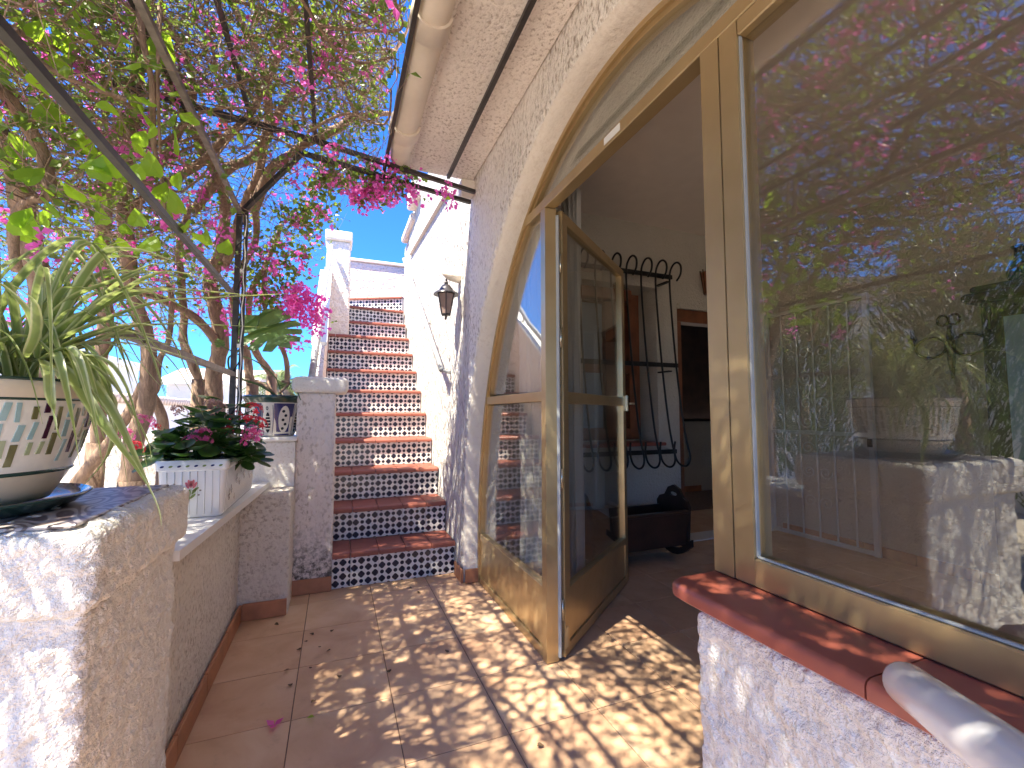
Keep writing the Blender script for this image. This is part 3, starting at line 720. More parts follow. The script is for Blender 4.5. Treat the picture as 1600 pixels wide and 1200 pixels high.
# ================================================================== BOUGAINVILLEA
def wob_path(p, r, amp=.03, n=7, seed=0):
    """smooth a polyline and add knots"""
    P = [Vector(q) for q in p]; out = []; rr = []
    for i in range(len(P)-1):
        p0 = P[max(i-1, 0)]; p1 = P[i]; p2 = P[i+1]; p3 = P[min(i+2, len(P)-1)]
        for k in range(n):
            t = k/n
            q = .5*((2*p1)+(-p0+p2)*t+(2*p0-5*p1+4*p2-p3)*t*t+(-p0+3*p1-3*p2+p3)*t**3)
            q += noise.noise_vector(q*5+Vector((seed, 0, 0)))*amp
            out.append(q); rr.append((r[i]*(1-t)+r[i+1]*t)*(1+.22*noise.noise(q*14)))
    out.append(P[-1]); rr.append(r[-1]); return out, rr
bou = thing('bougainvillea', 'large bougainvillea with woody trunks and magenta bracts spreading over the pergola', 'bougainvillea')
trunks = [   # (pixel polyline, depth y per point, radii)
 ([(205,760),(210,690),(228,620),(232,540),(214,470),(197,380),(196,290),(208,170),(220,60),(232,-40)], [2.75,2.75,2.72,2.7,2.68,2.62,2.6,2.5,2.35,2.2], [.055,.05,.045,.042,.042,.042,.04,.036,.032,.028]),
 ([(120,760),(160,700),(205,640),(225,600)], [2.9,2.85,2.8,2.74], [.035,.035,.034,.03]),
 ([(258,705),(250,650),(236,618),(222,590)], [3.1,3.05,3.0,2.95], [.032,.032,.034,.024]),
 ([(236,618),(246,600),(250,560),(262,530),(268,470),(250,420)], [3.0,3.0,3.0,3.0,3.0,3.0], [.024,.02,.018,.018,.017,.016]),
 ([(330,640),(336,590),(346,540),(338,480),(330,440),(344,400),(352,330),(336,270),(300,200)], [3.4,3.4,3.35,3.3,3.3,3.2,3.1,2.9,2.6], [.075,.065,.06,.055,.05,.045,.04,.032,.026]),
 ([(310,600),(295,560),(288,520),(284,440),(280,380),(300,320)], [3.25,3.2,3.2,3.15,3.1,3.0], [.032,.030,.028,.026,.024,.02]),
 ([(395,600),(385,560),(372,520),(366,470),(380,420),(400,370),(396,300)], [3.5,3.5,3.45,3.4,3.3,3.2,3.0], [.036,.034,.03,.03,.028,.026,.024]),
 ([(345,545),(310,500),(260,470),(200,455),(140,440),(110,430)], [3.3,3.2,3.1,3.0,2.9,2.8], [.032,.032,.03,.028,.024,.02]),
 ([(0,200),(26,260),(42,330),(58,420),(70,520)], [2.0,2.1,2.15,2.2,2.3], [.040,.042,.044,.046,.05]),
 ([(-10,128),(30,170),(66,240),(80,300),(74,318),(40,322),(22,350),(24,420)], [1.7,1.75,1.8,1.8,1.8,1.8,1.82,1.9], [.02,.024,.026,.022,.014,.014,.018,.02]),
 ([(150,700),(160,560),(165,460),(160,380),(172,300),(176,230)], [3.0,2.95,2.9,2.9,2.8,2.7], [.04,.04,.04,.038,.034,.03]),
 ([(395,330),(420,270),(470,230),(530,200),(556,182),(612,178)], [2.95,2.85,2.7,2.6,2.55,2.5], [.034,.034,.03,.03,.026,.014]),
 ([(352,420),(380,330),(412,240),(420,150),(400,80),(370,20),(350,-40)], [3.2,3.0,2.8,2.6,2.45,2.3,2.2], [.034,.032,.03,.026,.022,.02,.02]),
 ([(300,330),(350,270),(400,240),(450,150),(500,110),(520,60)], [2.9,2.8,2.7,2.5,2.4,2.3], [.03,.034,.03,.022,.018,.014]),
 ([(200,330),(270,280),(330,240),(400,160),(440,60),(470,0)], [2.6,2.65,2.6,2.45,2.3,2.1], [.022,.026,.026,.022,.02,.018]),
 ([(216,300),(270,230),(300,160),(290,90),(250,20)], [2.5,2.5,2.4,2.25,2.1], [.022,.02,.018,.016,.014]),
 ([(450,600),(448,560),(430,520),(410,470),(415,420)], [3.3,3.3,3.3,3.3,3.3], [.02,.02,.02,.018,.015]),
 ([(425,590),(405,560),(392,520),(388,470),(420,400),(440,350)], [3.7,3.6,3.5,3.4,3.3,3.2], [.034,.03,.026,.024,.02,.016]),
 ([(556,182),(590,110),(630,60),(640,40)], [2.55,2.4,2.3,2.2], [.014,.012,.01,.008]),
 ([(556,182),(530,120),(500,60),(506,20)], [2.55,2.4,2.25,2.1], [.012,.011,.01,.009]),
]
limb_pts = []
for pxs, ys, rs in trunks:
    p = [AT(a, b, y=c) for (a, b), c in zip(pxs, ys)]
    q, r = wob_path(p, [k_*.8 for k_ in rs], .018, 7, rnd.random()*9)
    limb_pts += [(v, rad) for v, rad in zip(q, r)]
    MB().tube(q, r, 10).build('trunk' if rs[0] > .03 else 'limb', M['bark'], bou, smooth=True)
# anchor the two main trunks to the soil
for x, y, r in ((AT(205,760,y=2.75).x, 2.75, .055), (AT(330,640,y=3.4).x, 3.4, .08), (AT(70,520,y=2.3).x, 2.3, .05), (AT(258,705,y=3.1).x, 3.1, .034), (AT(150,700,y=3.0).x, 3.0, .042), (AT(310,600,y=3.25).x, 3.25, .034), (AT(395,600,y=3.5).x, 3.5, .038), (AT(425,590,y=3.7).x, 3.7, .036)):
    zt = {2.75: AT(205,760,y=2.75).z, 3.4: AT(330,640,y=3.4).z, 2.3: AT(70,520,y=2.3).z, 3.1: AT(258,705,y=3.1).z, 3.0: AT(150,700,y=3.0).z, 3.25: AT(310,600,y=3.25).z, 3.5: AT(395,600,y=3.5).z, 3.7: AT(425,590,y=3.7).z}[y]
    MB().tube([(x, y, zt+.03), (x-.01, y+.01, zt*.5), (x-.03, y, -.17)], [r, r*1.05, r*1.3], 10).build('trunk', M['bark'], bou, smooth=True)
# more limbs over the pergola, behind and above the camera
for i in range(16):
    x0 = rnd.uniform(-2.4, -1.2); y0 = rnd.uniform(-1.6, 2.2)
    a = rnd.uniform(-.7, .7); ln = rnd.uniform(1.0, 2.0)
    p = [Vector((x0, y0, rnd.uniform(2.3, 2.7)))]
    for k in range(4):
        a += rnd.uniform(-.5, .5); p.append(p[-1]+Vector((math.cos(a), math.sin(a), rnd.uniform(-.08, .22)))*ln/4)
    if max(q.x for q in p) > .2: continue
    q, r = wob_path(p, [.018, .016, .013, .010, .006], .03, 5, i)
    limb_pts += [(v, rad) for v, rad in zip(q, r)]
    MB().tube(q, r, 7).build('limb', M['bark'], bou, smooth=True)
tw = MB(); tw.nofix = True
LV, LF, BV, BF, RV, RF = [], [], [], [], [], []
def leafquad(V, F, p, d, size, wr=.72):
    d = d.normalized(); side = d.cross(Vector((rnd.gauss(0, 1), rnd.gauss(0, 1), rnd.gauss(0, .5)+.4)))
    if side.length < 1e-3: return
    side.normalize(); nrm = side.cross(d); o = len(V); w = size*wr*.5
    V += [tuple(p), tuple(p+d*size*.42+side*w+nrm*size*.10), tuple(p+d*size-nrm*size*.06), tuple(p+d*size*.42-side*w+nrm*size*.10)]
    F += [(o, o+1, o+2), (o, o+2, o+3)]
def cluster(p, n=9, s=.03, spread=.05, red=False):
    V, F = (RV, RF) if red else (BV, BF)
    for _ in range(int(n*1.5)):
        q = p+Vector((rnd.gauss(0, spread), rnd.gauss(0, spread), rnd.gauss(0, spread)))
        for k in range(3):
            leafquad(V, F, q, Vector((rnd.gauss(0, 1), rnd.gauss(0, 1), rnd.gauss(0, 1))), s*rnd.uniform(.5, .95), .85)
def twig(p, d, ln, r, leafp, bractp, droop=.0, ls=.036, n=6, xmax=.20):
    pts = [p.copy()]; rad = [r]
    d = d.normalized()
    for k in range(n):
        d = (d+Vector((rnd.gauss(0, .33), rnd.gauss(0, .33), rnd.gauss(0, .28)-droop))).normalized()
        if xmax is not None and p.x+d.x*ln/n > xmax: d.x = -abs(d.x)
        p = p+d*ln/n; pts.append(p.copy()); rad.append(r*(1-.8*(k+1)/n))
        if rnd.random() < leafp: leafquad(LV, LF, p, Vector((rnd.gauss(0, 1), rnd.gauss(0, 1), rnd.gauss(0, .7)-.2)), ls*rnd.uniform(.6, 1.3))
        if rnd.random() < leafp*.7: leafquad(LV, LF, p, Vector((rnd.gauss(0, 1), rnd.gauss(0, 1), rnd.gauss(0, .7)-.2)), ls*rnd.uniform(.6, 1.3))
    tw.tube(pts, rad, 3, cap=False)
    if rnd.random() < bractp*.75: cluster(p, rnd.randint(3, 9), .030, .03)
    return p
def in_canopy(p):
    if p.z > 3.5 or p.x > .34-max(0, p.y-1.9)*.0 : return False
    return True
# pergola roof of twigs
cnt = 0
for i in range(5200):
    x = rnd.uniform(-2.3, .22); y = rnd.uniform(-1.6, 2.62)
    z = 2.50+abs(rnd.gauss(0, .22))+.10*noise.noise(Vector((x, y, 0))*1.6)
    dens = noise.noise(Vector((x*1.5, y*1.5, 4)))
    if dens < -.16: continue
    if x > -.2 and rnd.random() < .35: continue
    if x < -1.15 and -.2 < y < 1.0 and rnd.random() < .88: continue
    if -1.65 < x < -1.2 and 1.0 < y < 2.1 and rnd.random() < .6: continue
    if -1.2 < x < -.45 and 1.2 < y < 2.0 and rnd.random() < .35: continue
    a = rnd.uniform(0, 2*PI)
    twig(Vector((x, y, z)), Vector((math.cos(a), math.sin(a), rnd.gauss(0, .3))), rnd.uniform(.3, .8), rnd.uniform(.0014, .0030), .22, .05, .02, .027)
# thick unseen patch beside the eaves, added to shade the window sill
for i in range(1500):
    x = rnd.uniform(-.75, .19); y = rnd.uniform(-1.4, .35); a = rnd.uniform(0, 2*PI)
    twig(Vector((x, y, 2.52+abs(rnd.gauss(0, .15)))), Vector((math.cos(a), math.sin(a), rnd.gauss(0, .2))), rnd.uniform(.25, .5), .003, .8, .06, .02, .036)
# tangle of bare middle-sized branches
br = MB(); br.nofix = True
for i in range(230):
    x = rnd.uniform(-2.0, .0); y = rnd.uniform(.4, 2.5) if i < 170 else rnd.uniform(-1.4, .6); a = rnd.uniform(0, 2*PI); ln = rnd.uniform(.5, 1.2)
    p = [Vector((x, y, rnd.uniform(2.45, 2.85) if x > -.6 else rnd.uniform(2.0, 2.85)))]
    for k in range(4):
        a += rnd.uniform(-.7, .7); q = p[-1]+Vector((math.cos(a), math.sin(a), rnd.uniform(-.35, .4)))*ln/4; q.x = min(q.x, .18); q.y = min(q.y, 2.62); q.z = max(q.z, 2.42 if q.x > -.6 else 1.9); p.append(q)
    r0 = rnd.uniform(.0035, .0085); q, r_ = wob_path(p, [r0, r0*.9, r0*.75, r0*.6, r0*.35], .02, 4, i)
    br.tube(q, r_, 5, cap=False)
    for v in q[::5]: limb_pts.append((v, r0))
br.build('branches', M['bark'], bou, smooth=True, kind='stuff')
for i in range(650):
    x = rnd.uniform(-.4, .19); y = rnd.uniform(.3, 2.35); a = rnd.uniform(0, 2*PI)
    twig(Vector((x, y, 2.52+abs(rnd.gauss(0, .15)))), Vector((math.cos(a), math.sin(a), rnd.gauss(0, .2))), rnd.uniform(.2, .4), .002, .55, .04, .02, .030)
# from limbs
for i in range(3600):
    v, rad = rnd.choice(limb_pts)
    if v.z < 1.75: continue
    a = rnd.uniform(0, 2*PI)
    twig(v, Vector((math.cos(a), math.sin(a), rnd.gauss(0, .5))), rnd.uniform(.2, .7), rnd.uniform(.0014, .0034), .22, .05, 0, .030)
# hanging mass behind the low wall on the left, and outer skin
for i in range(3600):
    y = rnd.uniform(1.0, 4.3); x = -.75-abs(rnd.gauss(0, .55)) if y < 3 else rnd.uniform(-2.6, -.62)
    z = rnd.uniform(1.75, 3.2)
    if z < 2.0 and rnd.random() < .45: continue
    if x < -1.05 and y < 2.7 and rnd.random() < .55: continue
    if y > 3 and (z > 2.95-.35*(y-3) or z < 1.55 or x > -.80): continue
    a = rnd.uniform(0, 2*PI)
    twig(Vector((x, y, z)), Vector((math.cos(a), math.sin(a), rnd.gauss(0, .5))), rnd.uniform(.2, .55), rnd.uniform(.0014, .003), .42, .08, .03, .032)
# edge of the canopy in front of the sky: points along the outline
edge = [(655,285,2.6),(630,300,2.62),(600,300,2.64),(565,290,2.66),(540,280,2.7),(520,300,2.8),(510,330,2.9),(500,350,3.0),(492,380,3.1),(478,400,3.2),(470,430,3.2),(455,450,3.25),(440,470,3.3),(430,430,3.2),(450,390,3.1),(480,340,2.95),(530,260,2.7),(600,270,2.62),(690,300,2.6)]
for i in range(330):
    a_, b_ = rnd.choice(edge[:-1]), None
    p = AT(a_[0]+rnd.gauss(0, 11)-20, a_[1]+rnd.gauss(0, 10)-10, y=a_[2]+rnd.gauss(0, .06))
    a = rnd.uniform(0, 2*PI)
    twig(p, Vector((math.cos(a), math.sin(a), -.3)), rnd.uniform(.05, .14), .0016, .95, .22, .1, .034, 4, None)
for (a_, b_, c_, k) in ((475,470,3.2,9),(492,485,3.2,12),(462,490,3.2,8),(484,505,3.2,6),(470,445,3.2,5),(600,300,2.62,7),(580,303,2.64,5),(640,298,2.6,4),(570,308,2.66,3),(700,300,2.55,2),(455,520,3.2,4),(440,540,3.3,3)):
    for _ in range(k): cluster(AT(a_-6+rnd.gauss(0, 10), b_+rnd.gauss(0, 9), y=c_+rnd.gauss(0, .05)), 7, .034, .03)
for i in range(60):      # bright clusters scattered in the left mass
    p = AT(rnd.uniform(0, 470), rnd.uniform(0, 600), y=rnd.uniform(2.0, 3.6))
    if p.z > 1.6 and p.x < -.55: cluster(p, 7, .034, .035, red=rnd.random() < .12)
tw.build('twigs', M['twig'], bou, kind='stuff')
def soup(name, V, F, mat, parent, **kw):
    me = bpy.data.meshes.new(name); me.from_pydata(V, [], F); me.materials.append(mat)
    o = bpy.data.objects.new(name, me); COL.objects.link(o); o.parent = parent
    for k, v in kw.items(): o[k] = v
    return o
soup('leaves', LV, LF, M['leaf'], bou, kind='stuff')
soup('bracts', BV, BF, M['bract'], bou, kind='stuff')
soup('red_bracts', RV, RF, M['bract_red'], bou, kind='stuff')
# large backlit leaves in front, each its own
def heart_leaf():
    m = MB(); out = [(0, 0), (.30, -.06), (.50, .14), (.46, .45), (.24, .80), (0, 1.08), (-.24, .80), (-.46, .45), (-.50, .14), (-.30, -.06)]
    vs = [(0, .42, -.05)]+[(x, y, .10*abs(x)+.05*math.sin(y*6)) for x, y in out]
    m.add(vs, [(0, 1+i, 1+(i+1) % len(out)) for i in range(len(out))]); m.nofix = True
    return m.mesh('leaf', M['bigleaf'])
hl = heart_leaf()
def place_leaf(p, size, parent=bou, me=None, name='leaf'):
    q = Matrix.Translation(p) @ (Matrix.Rotation(rnd.uniform(0, 6.28), 4, 'Z') @ Matrix.Rotation(rnd.uniform(.6, 2.4), 4, 'X') @ Matrix.Rotation(rnd.uniform(-.6, .6), 4, 'Y')) @ Matrix.Diagonal((size, size, size, 1))
    return inst(name, me or hl, parent, mw=q)
for (a_, b_, s) in ((185,65,.085),(218,52,.06),(245,92,.10),(232,105,.07),(158,140,.05),(234,198,.075),(262,195,.05),(280,238,.075),(240,275,.065),(140,240,.05),(152,280,.06),(250,312,.06),(262,340,.06),(285,365,.07),(313,378,.065),(330,380,.05),(295,192,.06),(82,195,.07),(110,215,.06),(30,150,.07),(60,140,.06),(10,110,.07),(115,22,.07),(122,40,.06),(50,60,.06),(228,14,.06),(18,92,.07),(48,372,.05),(350,396,.05),(66,318,.05),(500,230,.05),(512,255,.05),(440,250,.045),(700,312,.03),(708,306,.028),(690,306,.028)):
    place_leaf(AT(a_, b_, y=rnd.uniform(1.5, 1.9) if a_ < 400 else 2.5), s*1.0)
for i in range(75):
    a_, b_ = rnd.uniform(0, 330)*(.55+.45*rnd.random()), rnd.uniform(0, 400)
    place_leaf(AT(a_, b_, y=rnd.uniform(1.5, 2.2)), rnd.uniform(.035, .075))
hv = MB()
hv.tube([AT(216,-10,y=1.7), AT(222,60,y=1.7), AT(238,130,y=1.72), AT(240,230,y=1.75), AT(255,290,y=1.8), AT(258,330,y=1.82), AT(290,372,y=1.9)], [.012,.010,.009,.008,.006,.005,.004], 6)
hv.tube([AT(250,10,y=1.7), AT(246,120,y=1.72), AT(250,240,y=1.75)], [.007,.006,.004], 6)
hv.build('limb', M['bark'], bou, smooth=True)
# ================================================================== MOSAIC POT + SPIDER PLANT
pot = thing('mosaic_pot', 'cream ceramic bowl pot with slanted coloured mosaic chips on the pier', 'pot')
pc = Vector((-.735, 1.30, .892)); pot.location = pc
prof = [(.0, .012), (.138, .012), (.148, .03), (.168, .07), (.184, .115), (.196, .17), (.2035, .225), (.205, .232), (.203, .238), (.208, .245), (.21, .262), (.204, .27), (.19, .265), (.185, .24)]
def pot_r(z):
    for (r0, z0), (r1, z1) in zip(prof[1:], prof[2:]):
        if z0 <= z <= z1 and z1 > z0: return r0+(r1-r0)*(z-z0)/(z1-z0)
    return .2
MB().lathe([p for p in prof if p[1] <= .08 or True][:5], n=64).build('lower_bowl', M['ceramic_cream'], pot, smooth=True)
MB().lathe([(.172, .078), (.1845, .115), (.1965, .17), (.2038, .226)], n=64).build('mosaic_band', M['ceramic_light'], pot, smooth=True)
MB().lathe([(.2038, .226), (.206, .232), (.2075, .245), (.2105, .262), (.204, .270), (.19, .265), (.185, .24)], n=64).build('rim', M['ceramic_cream'], pot, smooth=True)
for z, rr_ in ((.076, .0045), (.228, .003), (.2685, .0035)):
    r0 = pot_r(z) if z < .26 else .207
    MB().tube([((r0)*math.cos(t), (r0)*math.sin(t), z) for t in np.linspace(0, 2*PI, 65)], rr_, 6, cap=False).build('glaze_line', M['glaze_green'], pot, smooth=True)
cols = ['c_purple', 'c_olive', 'c_sage', 'c_aqua', 'c_olive', 'c_purple', 'c_sage']
na = 54
for i in range(na):
    th = 2*PI*i/na
    z = .090+rnd.uniform(0, .03)
    while z < .205:
        h = rnd.uniform(.024, .052); h = min(h, .220-z)
        if h < .018: break
        th2 = th+rnd.uniform(-.015, .015); sl_ = rnd.uniform(.0, .035)
        wv = rnd.uniform(.0042, .0065)
        vs = []
        for (zz, tt) in ((z, th2), (z+h, th2+sl_)):
            r = pot_r(zz)
            for dr, dw in ((-.001, -wv), (-.001, wv), (.0022, wv*.85), (.0022, -wv*.85)):
                t = tt+dw/r; vs.append(((r+dr)*math.cos(t), (r+dr)*math.sin(t), zz))
        MB().add(vs, [(0,1,2,3),(7,6,5,4),(0,4,5,1),(1,5,6,2),(2,6,7,3),(3,7,4,0)]).build('mosaic_chip', M[rnd.choice(cols)], pot)
        z += h+.006
MB().lathe([(0, .245), (.1, .25), (.188, .243)], n=40).build('soil', M['soil'], pot, smooth=True)
sau = MB().lathe([(.0, 0), (.165, 0), (.188, .010), (.207, .026), (.211, .029), (.203, .032), (.180, .014), (.0, .010)], n=64).build('pot_saucer', M['glaze_green'], None, smooth=True, loc=pc+Vector((0, 0, -.0015)))
sau['label'] = 'dark green glazed saucer under the mosaic bowl pot'; sau['category'] = 'saucer'
pot.location = pc+Vector((0, 0, .008))
sp = thing('spider_plant', 'spider plant with long arching striped leaves growing in the mosaic pot', 'plant')
def strap(pts, w, mat='spider', parent=sp, name='leaf', tw_=0.):
    P, _ = wob_path(pts, [1]*len(pts), .0, 5); m = MB(); m.uv = []; nP = len(P)
    for i, p in enumerate(P):
        t = i/(nP-1); d = (P[min(i+1, nP-1)]-P[max(i-1, 0)]).normalized()
        side = d.cross(Vector((0, 0, 1)));
        if side.length < .1: side = d.cross(Vector((.3, 1, 0)))
        side.normalize(); nn_ = side.cross(d); side = (side*math.cos(tw_)+nn_*math.sin(tw_)); nn_ = side.cross(d)
        ww = w*(min(1, .55+t*3)*(1-max(0, t-.45)/.55*.93))
        m.v += [tuple(p-side*ww/2+nn_*ww*.22), tuple(p), tuple(p+side*ww/2+nn_*ww*.22)]; m.uv += [(0, t), (.5, t), (1, t)]
        if i: o = (i-1)*3; m.f += [(o, o+1, o+4, o+3), (o+1, o+2, o+5, o+4)]
    m.nofix = True
    return m.build(name, M[mat], parent, smooth=True)
base = pc+Vector((.03, 0, .26))
def SP(lst, w=.020, mat='spider', tw_=0.): strap([AT(a, b, y=c) for a, b, c in lst], w, mat, tw_=tw_)
designed = [
 ([(45,560,1.28),(120,500,1.25),(220,458,1.2),(300,455,1.15),(395,462,1.15)], .022),
 ([(45,555,1.28),(130,515,1.22),(240,475,1.18),(330,466,1.12),(470,458,1.1)], .016),
 ([(60,565,1.28),(150,520,1.22),(250,508,1.2),(330,508,1.18),(420,512,1.15)], .018),
 ([(60,570,1.3),(140,540,1.25),(230,505,1.2),(300,500,1.2)], .016),
 ([(40,540,1.3),(110,470,1.25),(180,440,1.2),(240,414,1.2),(290,410,1.2)], .018),
 ([(60,530,1.32),(100,470,1.3),(150,412,1.3),(175,385,1.3)], .017),
 ([(60,560,1.28),(150,400,1.3),(220,375,1.3)], .004),
 ([(70,560,1.28),(120,575,1.15),(170,640,1.05),(215,730,1.02),(245,790,1.02),(252,822,1.02)], .022),
 ([(75,563,1.25),(110,590,1.12),(160,665,1.05),(210,730,1.03),(240,775,1.03)], .022),
 ([(70,570,1.26),(130,570,1.12),(165,590,1.1),(200,635,1.1),(230,690,1.1),(236,720,1.1)], .014),
 ([(64,562,1.22),(75,580,1.06),(78,620,1.0),(88,672,1.0),(96,688,1.0)], .014),
 ([(80,570,1.3),(150,600,1.2),(180,640,1.18),(170,710,1.2),(125,765,1.22)], .018),
 ([(90,575,1.3),(140,610,1.25),(148,650,1.2),(150,690,1.2)], .010),
 ([(30,560,1.3),(20,480,1.25),(5,440,1.2),(-40,460,1.15)], .018),
 ([(50,555,1.3),(60,480,1.28),(62,400,1.28),(80,360,1.28)], .012),
 ([(58,560,1.25),(50,500,1.15),(0,445,1.1),(-40,440,1.08)], .016),
 ([(40,560,1.2),(56,520,1.1),(50,470,1.05),(10,440,1.05)], .016),
 ([(60,560,1.35),(100,520,1.35),(110,460,1.35),(130,430,1.35),(155,420,1.35)], .012),
 ([(55,565,1.3),(62,500,1.3),(64,440,1.32),(60,395,1.32)], .016),
 ([(100,570,1.3),(160,560,1.3),(190,520,1.3),(215,500,1.3)], .012),
]
for l, wd in designed: SP(l, wd*1.05 if wd > .005 else .006, tw_=rnd.uniform(-.3, .3))
SP([(70,560,1.3),(120,520,1.3),(170,450,1.3),(205,410,1.3),(235,405,1.3),(300,408,1.3)], .005, 'dryleaf')
for i in range(26):
    ex, ey = rnd.uniform(150, 350), rnd.uniform(385, 570); yy = rnd.uniform(1.1, 1.35)
    SP([(rnd.uniform(30, 80), 565, 1.3), (ex*.45+20, 565-(565-ey)*.75-rnd.uniform(0, 30), (1.3+yy)/2), (ex*.75, ey-rnd.uniform(0, 22), yy), (ex, ey+rnd.uniform(-5, 25), yy)], rnd.uniform(.010, .019), tw_=rnd.uniform(-.4, .4))
for i in range(12):
    ex, ey = rnd.uniform(120, 235), rnd.uniform(640, 770); yy = rnd.uniform(1.0, 1.2)
    SP([(rnd.uniform(50, 90), 566, 1.26), (ex*.55+20, 560-rnd.uniform(0, 25), yy+.05), (ex*.85, 600+rnd.uniform(0, 30), yy), (ex, ey, yy)], rnd.uniform(.010, .018), tw_=rnd.uniform(-.4, .4))
for i in range(70):
    a = rnd.uniform(0, 2*PI); ln = rnd.uniform(.16, .42); up = rnd.uniform(.08, .36)
    b0 = base+Vector((rnd.uniform(-.07, .07), rnd.uniform(-.07, .07), -.01)); dx, dy = math.cos(a), math.sin(a)
    pts = [b0, b0+Vector((dx*ln*.25, dy*ln*.25, up*.7)), b0+Vector((dx*ln*.6, dy*ln*.6, up)), b0+Vector((dx*ln*.9, dy*ln*.9, up*.7-.06*rnd.random())), b0+Vector((dx*ln*1.1, dy*ln*1.1, up*.2-.1*rnd.random()))]
    strap(pts, rnd.uniform(.012, .020), tw_=rnd.uniform(-.5, .5))
# ================================================================== WHITE PLANTER + KALANCHOES
pt = thing('white_planter', 'long white ribbed ceramic planter with painted flowers on the marble slab', 'planter')
px0, px1, py0, py1, pz0 = -.625, -.392, 2.05, 2.72, .696
m = MB()
def ring(z, k, r=.02, n=6):
    out = []
    for cx, cy, a0 in ((px1-k-r, py0+k+r, -PI/2), (px1-k-r, py1-k-r, 0), (px0+k+r, py1-k-r, PI/2), (px0+k+r, py0+k+r, PI)):
        for i in range(n+1): a = a0+PI/2*i/n; out.append((cx+r*math.cos(a), cy+r*math.sin(a), z))
    return out
lv = [(0, .02), (.008, .014), (.18, .004), (.185, -.003), (.215, -.006), (.222, -.002), (.222, .010), (.19, .014)]
rings = [ring(pz0+z, k) for z, k in lv]; nn = len(rings[0])
for r in rings: m.v += r
for i in range(len(rings)-1):
    for q in range(nn): m.f.append((i*nn+q, i*nn+(q+1) % nn, (i+1)*nn+(q+1) % nn, (i+1)*nn+q))
m.f.append(tuple(range(nn)))
m.build('tub', M['ceramic_white'], pt, smooth=True, angle=40)
b = MB()
for i in range(26):
    y = py0+.03+i*.0245; b.tube([(px1-.0135, y, pz0+.012), (px1-.0035, y, pz0+.178)], .0022, 6)
for i in range(8):
    x = px0+.035+i*.0245; b.tube([(x, py0+.0125, pz0+.012), (x, py0+.0035, pz0+.178)], .0022, 6)
b.build('ribs', M['ceramic_white'], pt, smooth=True)
MB().box(px0+.02, px1-.02, py0+.02, py1-.02, pz0+.17, pz0+.195).build('soil', M['soil'], pt)
def decal(name, pts2, mat, face='front'):
    """flat print a hair proud of the glaze: pts2 in metres on the face"""
    m = MB()
    if face == 'front': v = [(u, py0+.004-.0015-(z > .17)*.010, pz0+z) for u, z in pts2]
    else: v = [(px1-.004+.0035+(z > .17)*.008, u, pz0+z) for u, z in pts2]
    m.add(v, [tuple(range(len(v)))]); m.build(name, M[mat], pt)
def blob(cx, cz, rx, rz, rot=0, n=9):
    return [(cx+rx*math.cos(t)*math.cos(rot)-rz*math.sin(t)*math.sin(rot), cz+rx*math.cos(t)*math.sin(rot)+rz*math.sin(t)*math.cos(rot)) for t in np.linspace(0, 2*PI, n, endpoint=False)]
cx = -.515
for k, (dx, dz, rt) in enumerate(((0, .03, 1.57), (-.012, .026, 2.0), (.013, .026, 1.1), (.006, .034, 1.4), (-.006, .034, 1.8))): decal('painted_petal', blob(cx+dx+.004, .10+dz, .014, .005, rt), 'd_pink')
for k, (dx, dz, rt) in enumerate(((0, .0, 1.57), (-.015, .004, 2.3), (.015, .004, .9), (-.011, -.014, 2.4), (.011, -.014, .8), (-.002, -.018, 1.6), (.019, .012, .6), (-.02, .012, 2.6))): decal('painted_leaf', blob(cx+dx, .098+dz, .013, .0045, rt), 'd_green')
for dx, dz in ((-.05, .132), (.03, .088), (.035, .105)): decal('painted_dot', blob(cx+dx, dz, .004, .003), 'd_grey')
for i in range(8):
    u = px0+.022+i*.027
    decal('painted_swirl', blob(u, .200, .007, .0038, .3), 'd_blue' if i % 2 == 0 else 'd_green')
for (u, z, s) in ((2.10, .075, .020), (2.14, .09, .016), (2.24, .12, .018), (2.30, .10, .014), (2.40, .12, .02), (2.55, .10, .02), (2.20, .05, .012), (2.34, .15, .014)):
    for q in range(4): decal('painted_leaf', blob(u+.009*math.cos(q*1.7)*s/.018, z+.014*math.sin(q*1.7)*s/.018, s*.6, s*.3, q*1.2), 'd_grey', 'side')
# scalloped kalanchoe leaf, with thickness and bend
def kal_leaf():
    out = []
    for i in range(18):
        t = i/17*2-1; w_ = .42*math.sqrt(max(0, 1-t*t))*(1+.08*math.cos(i*PI)); out.append((w_, (t+1)/2))
    rim = [(x, y) for x, y in out]+[(-x, y) for x, y in out[::-1]][1:-1]
    vs = [(0, .5, -.04)]+[(x, y, .10*abs(x)*1.2+.12*(y*y)) for x, y in rim]
    m = MB(); m.add(vs, [(0, 1+i, 1+(i+1) % len(rim)) for i in range(len(rim))]); m.nofix = True
    return m.mesh('leaf', M['kal'], smooth=True)
kl = kal_leaf()
def flowerhead(mat):
    m = MB(); m.nofix = True; r2 = random.Random(3)
    for i in range(26):
        a = r2.uniform(0, 2*PI); e = r2.uniform(.1, 1.5); c = Vector((math.cos(a)*math.cos(e), math.sin(a)*math.cos(e), math.sin(e)*.7))
        n_ = c.normalized(); u = n_.orthogonal().normalized(); v = n_.cross(u)
        for k in range(4):
            t = k*PI/2+a; d = u*math.cos(t)+v*math.sin(t); s_ = n_.cross(d)
            o = len(m.v); m.v += [tuple(c), tuple(c+d*.16+s_*.10+n_*.03), tuple(c+d*.30+n_*.06), tuple(c+d*.16-s_*.10+n_*.03)]; m.f.append((o, o+1, o+2, o+3))
    return m.mesh('flower_head', M[mat])
fh = {k: flowerhead(k) for k in ('flower_pink', 'flower_red', 'flower_faded')}
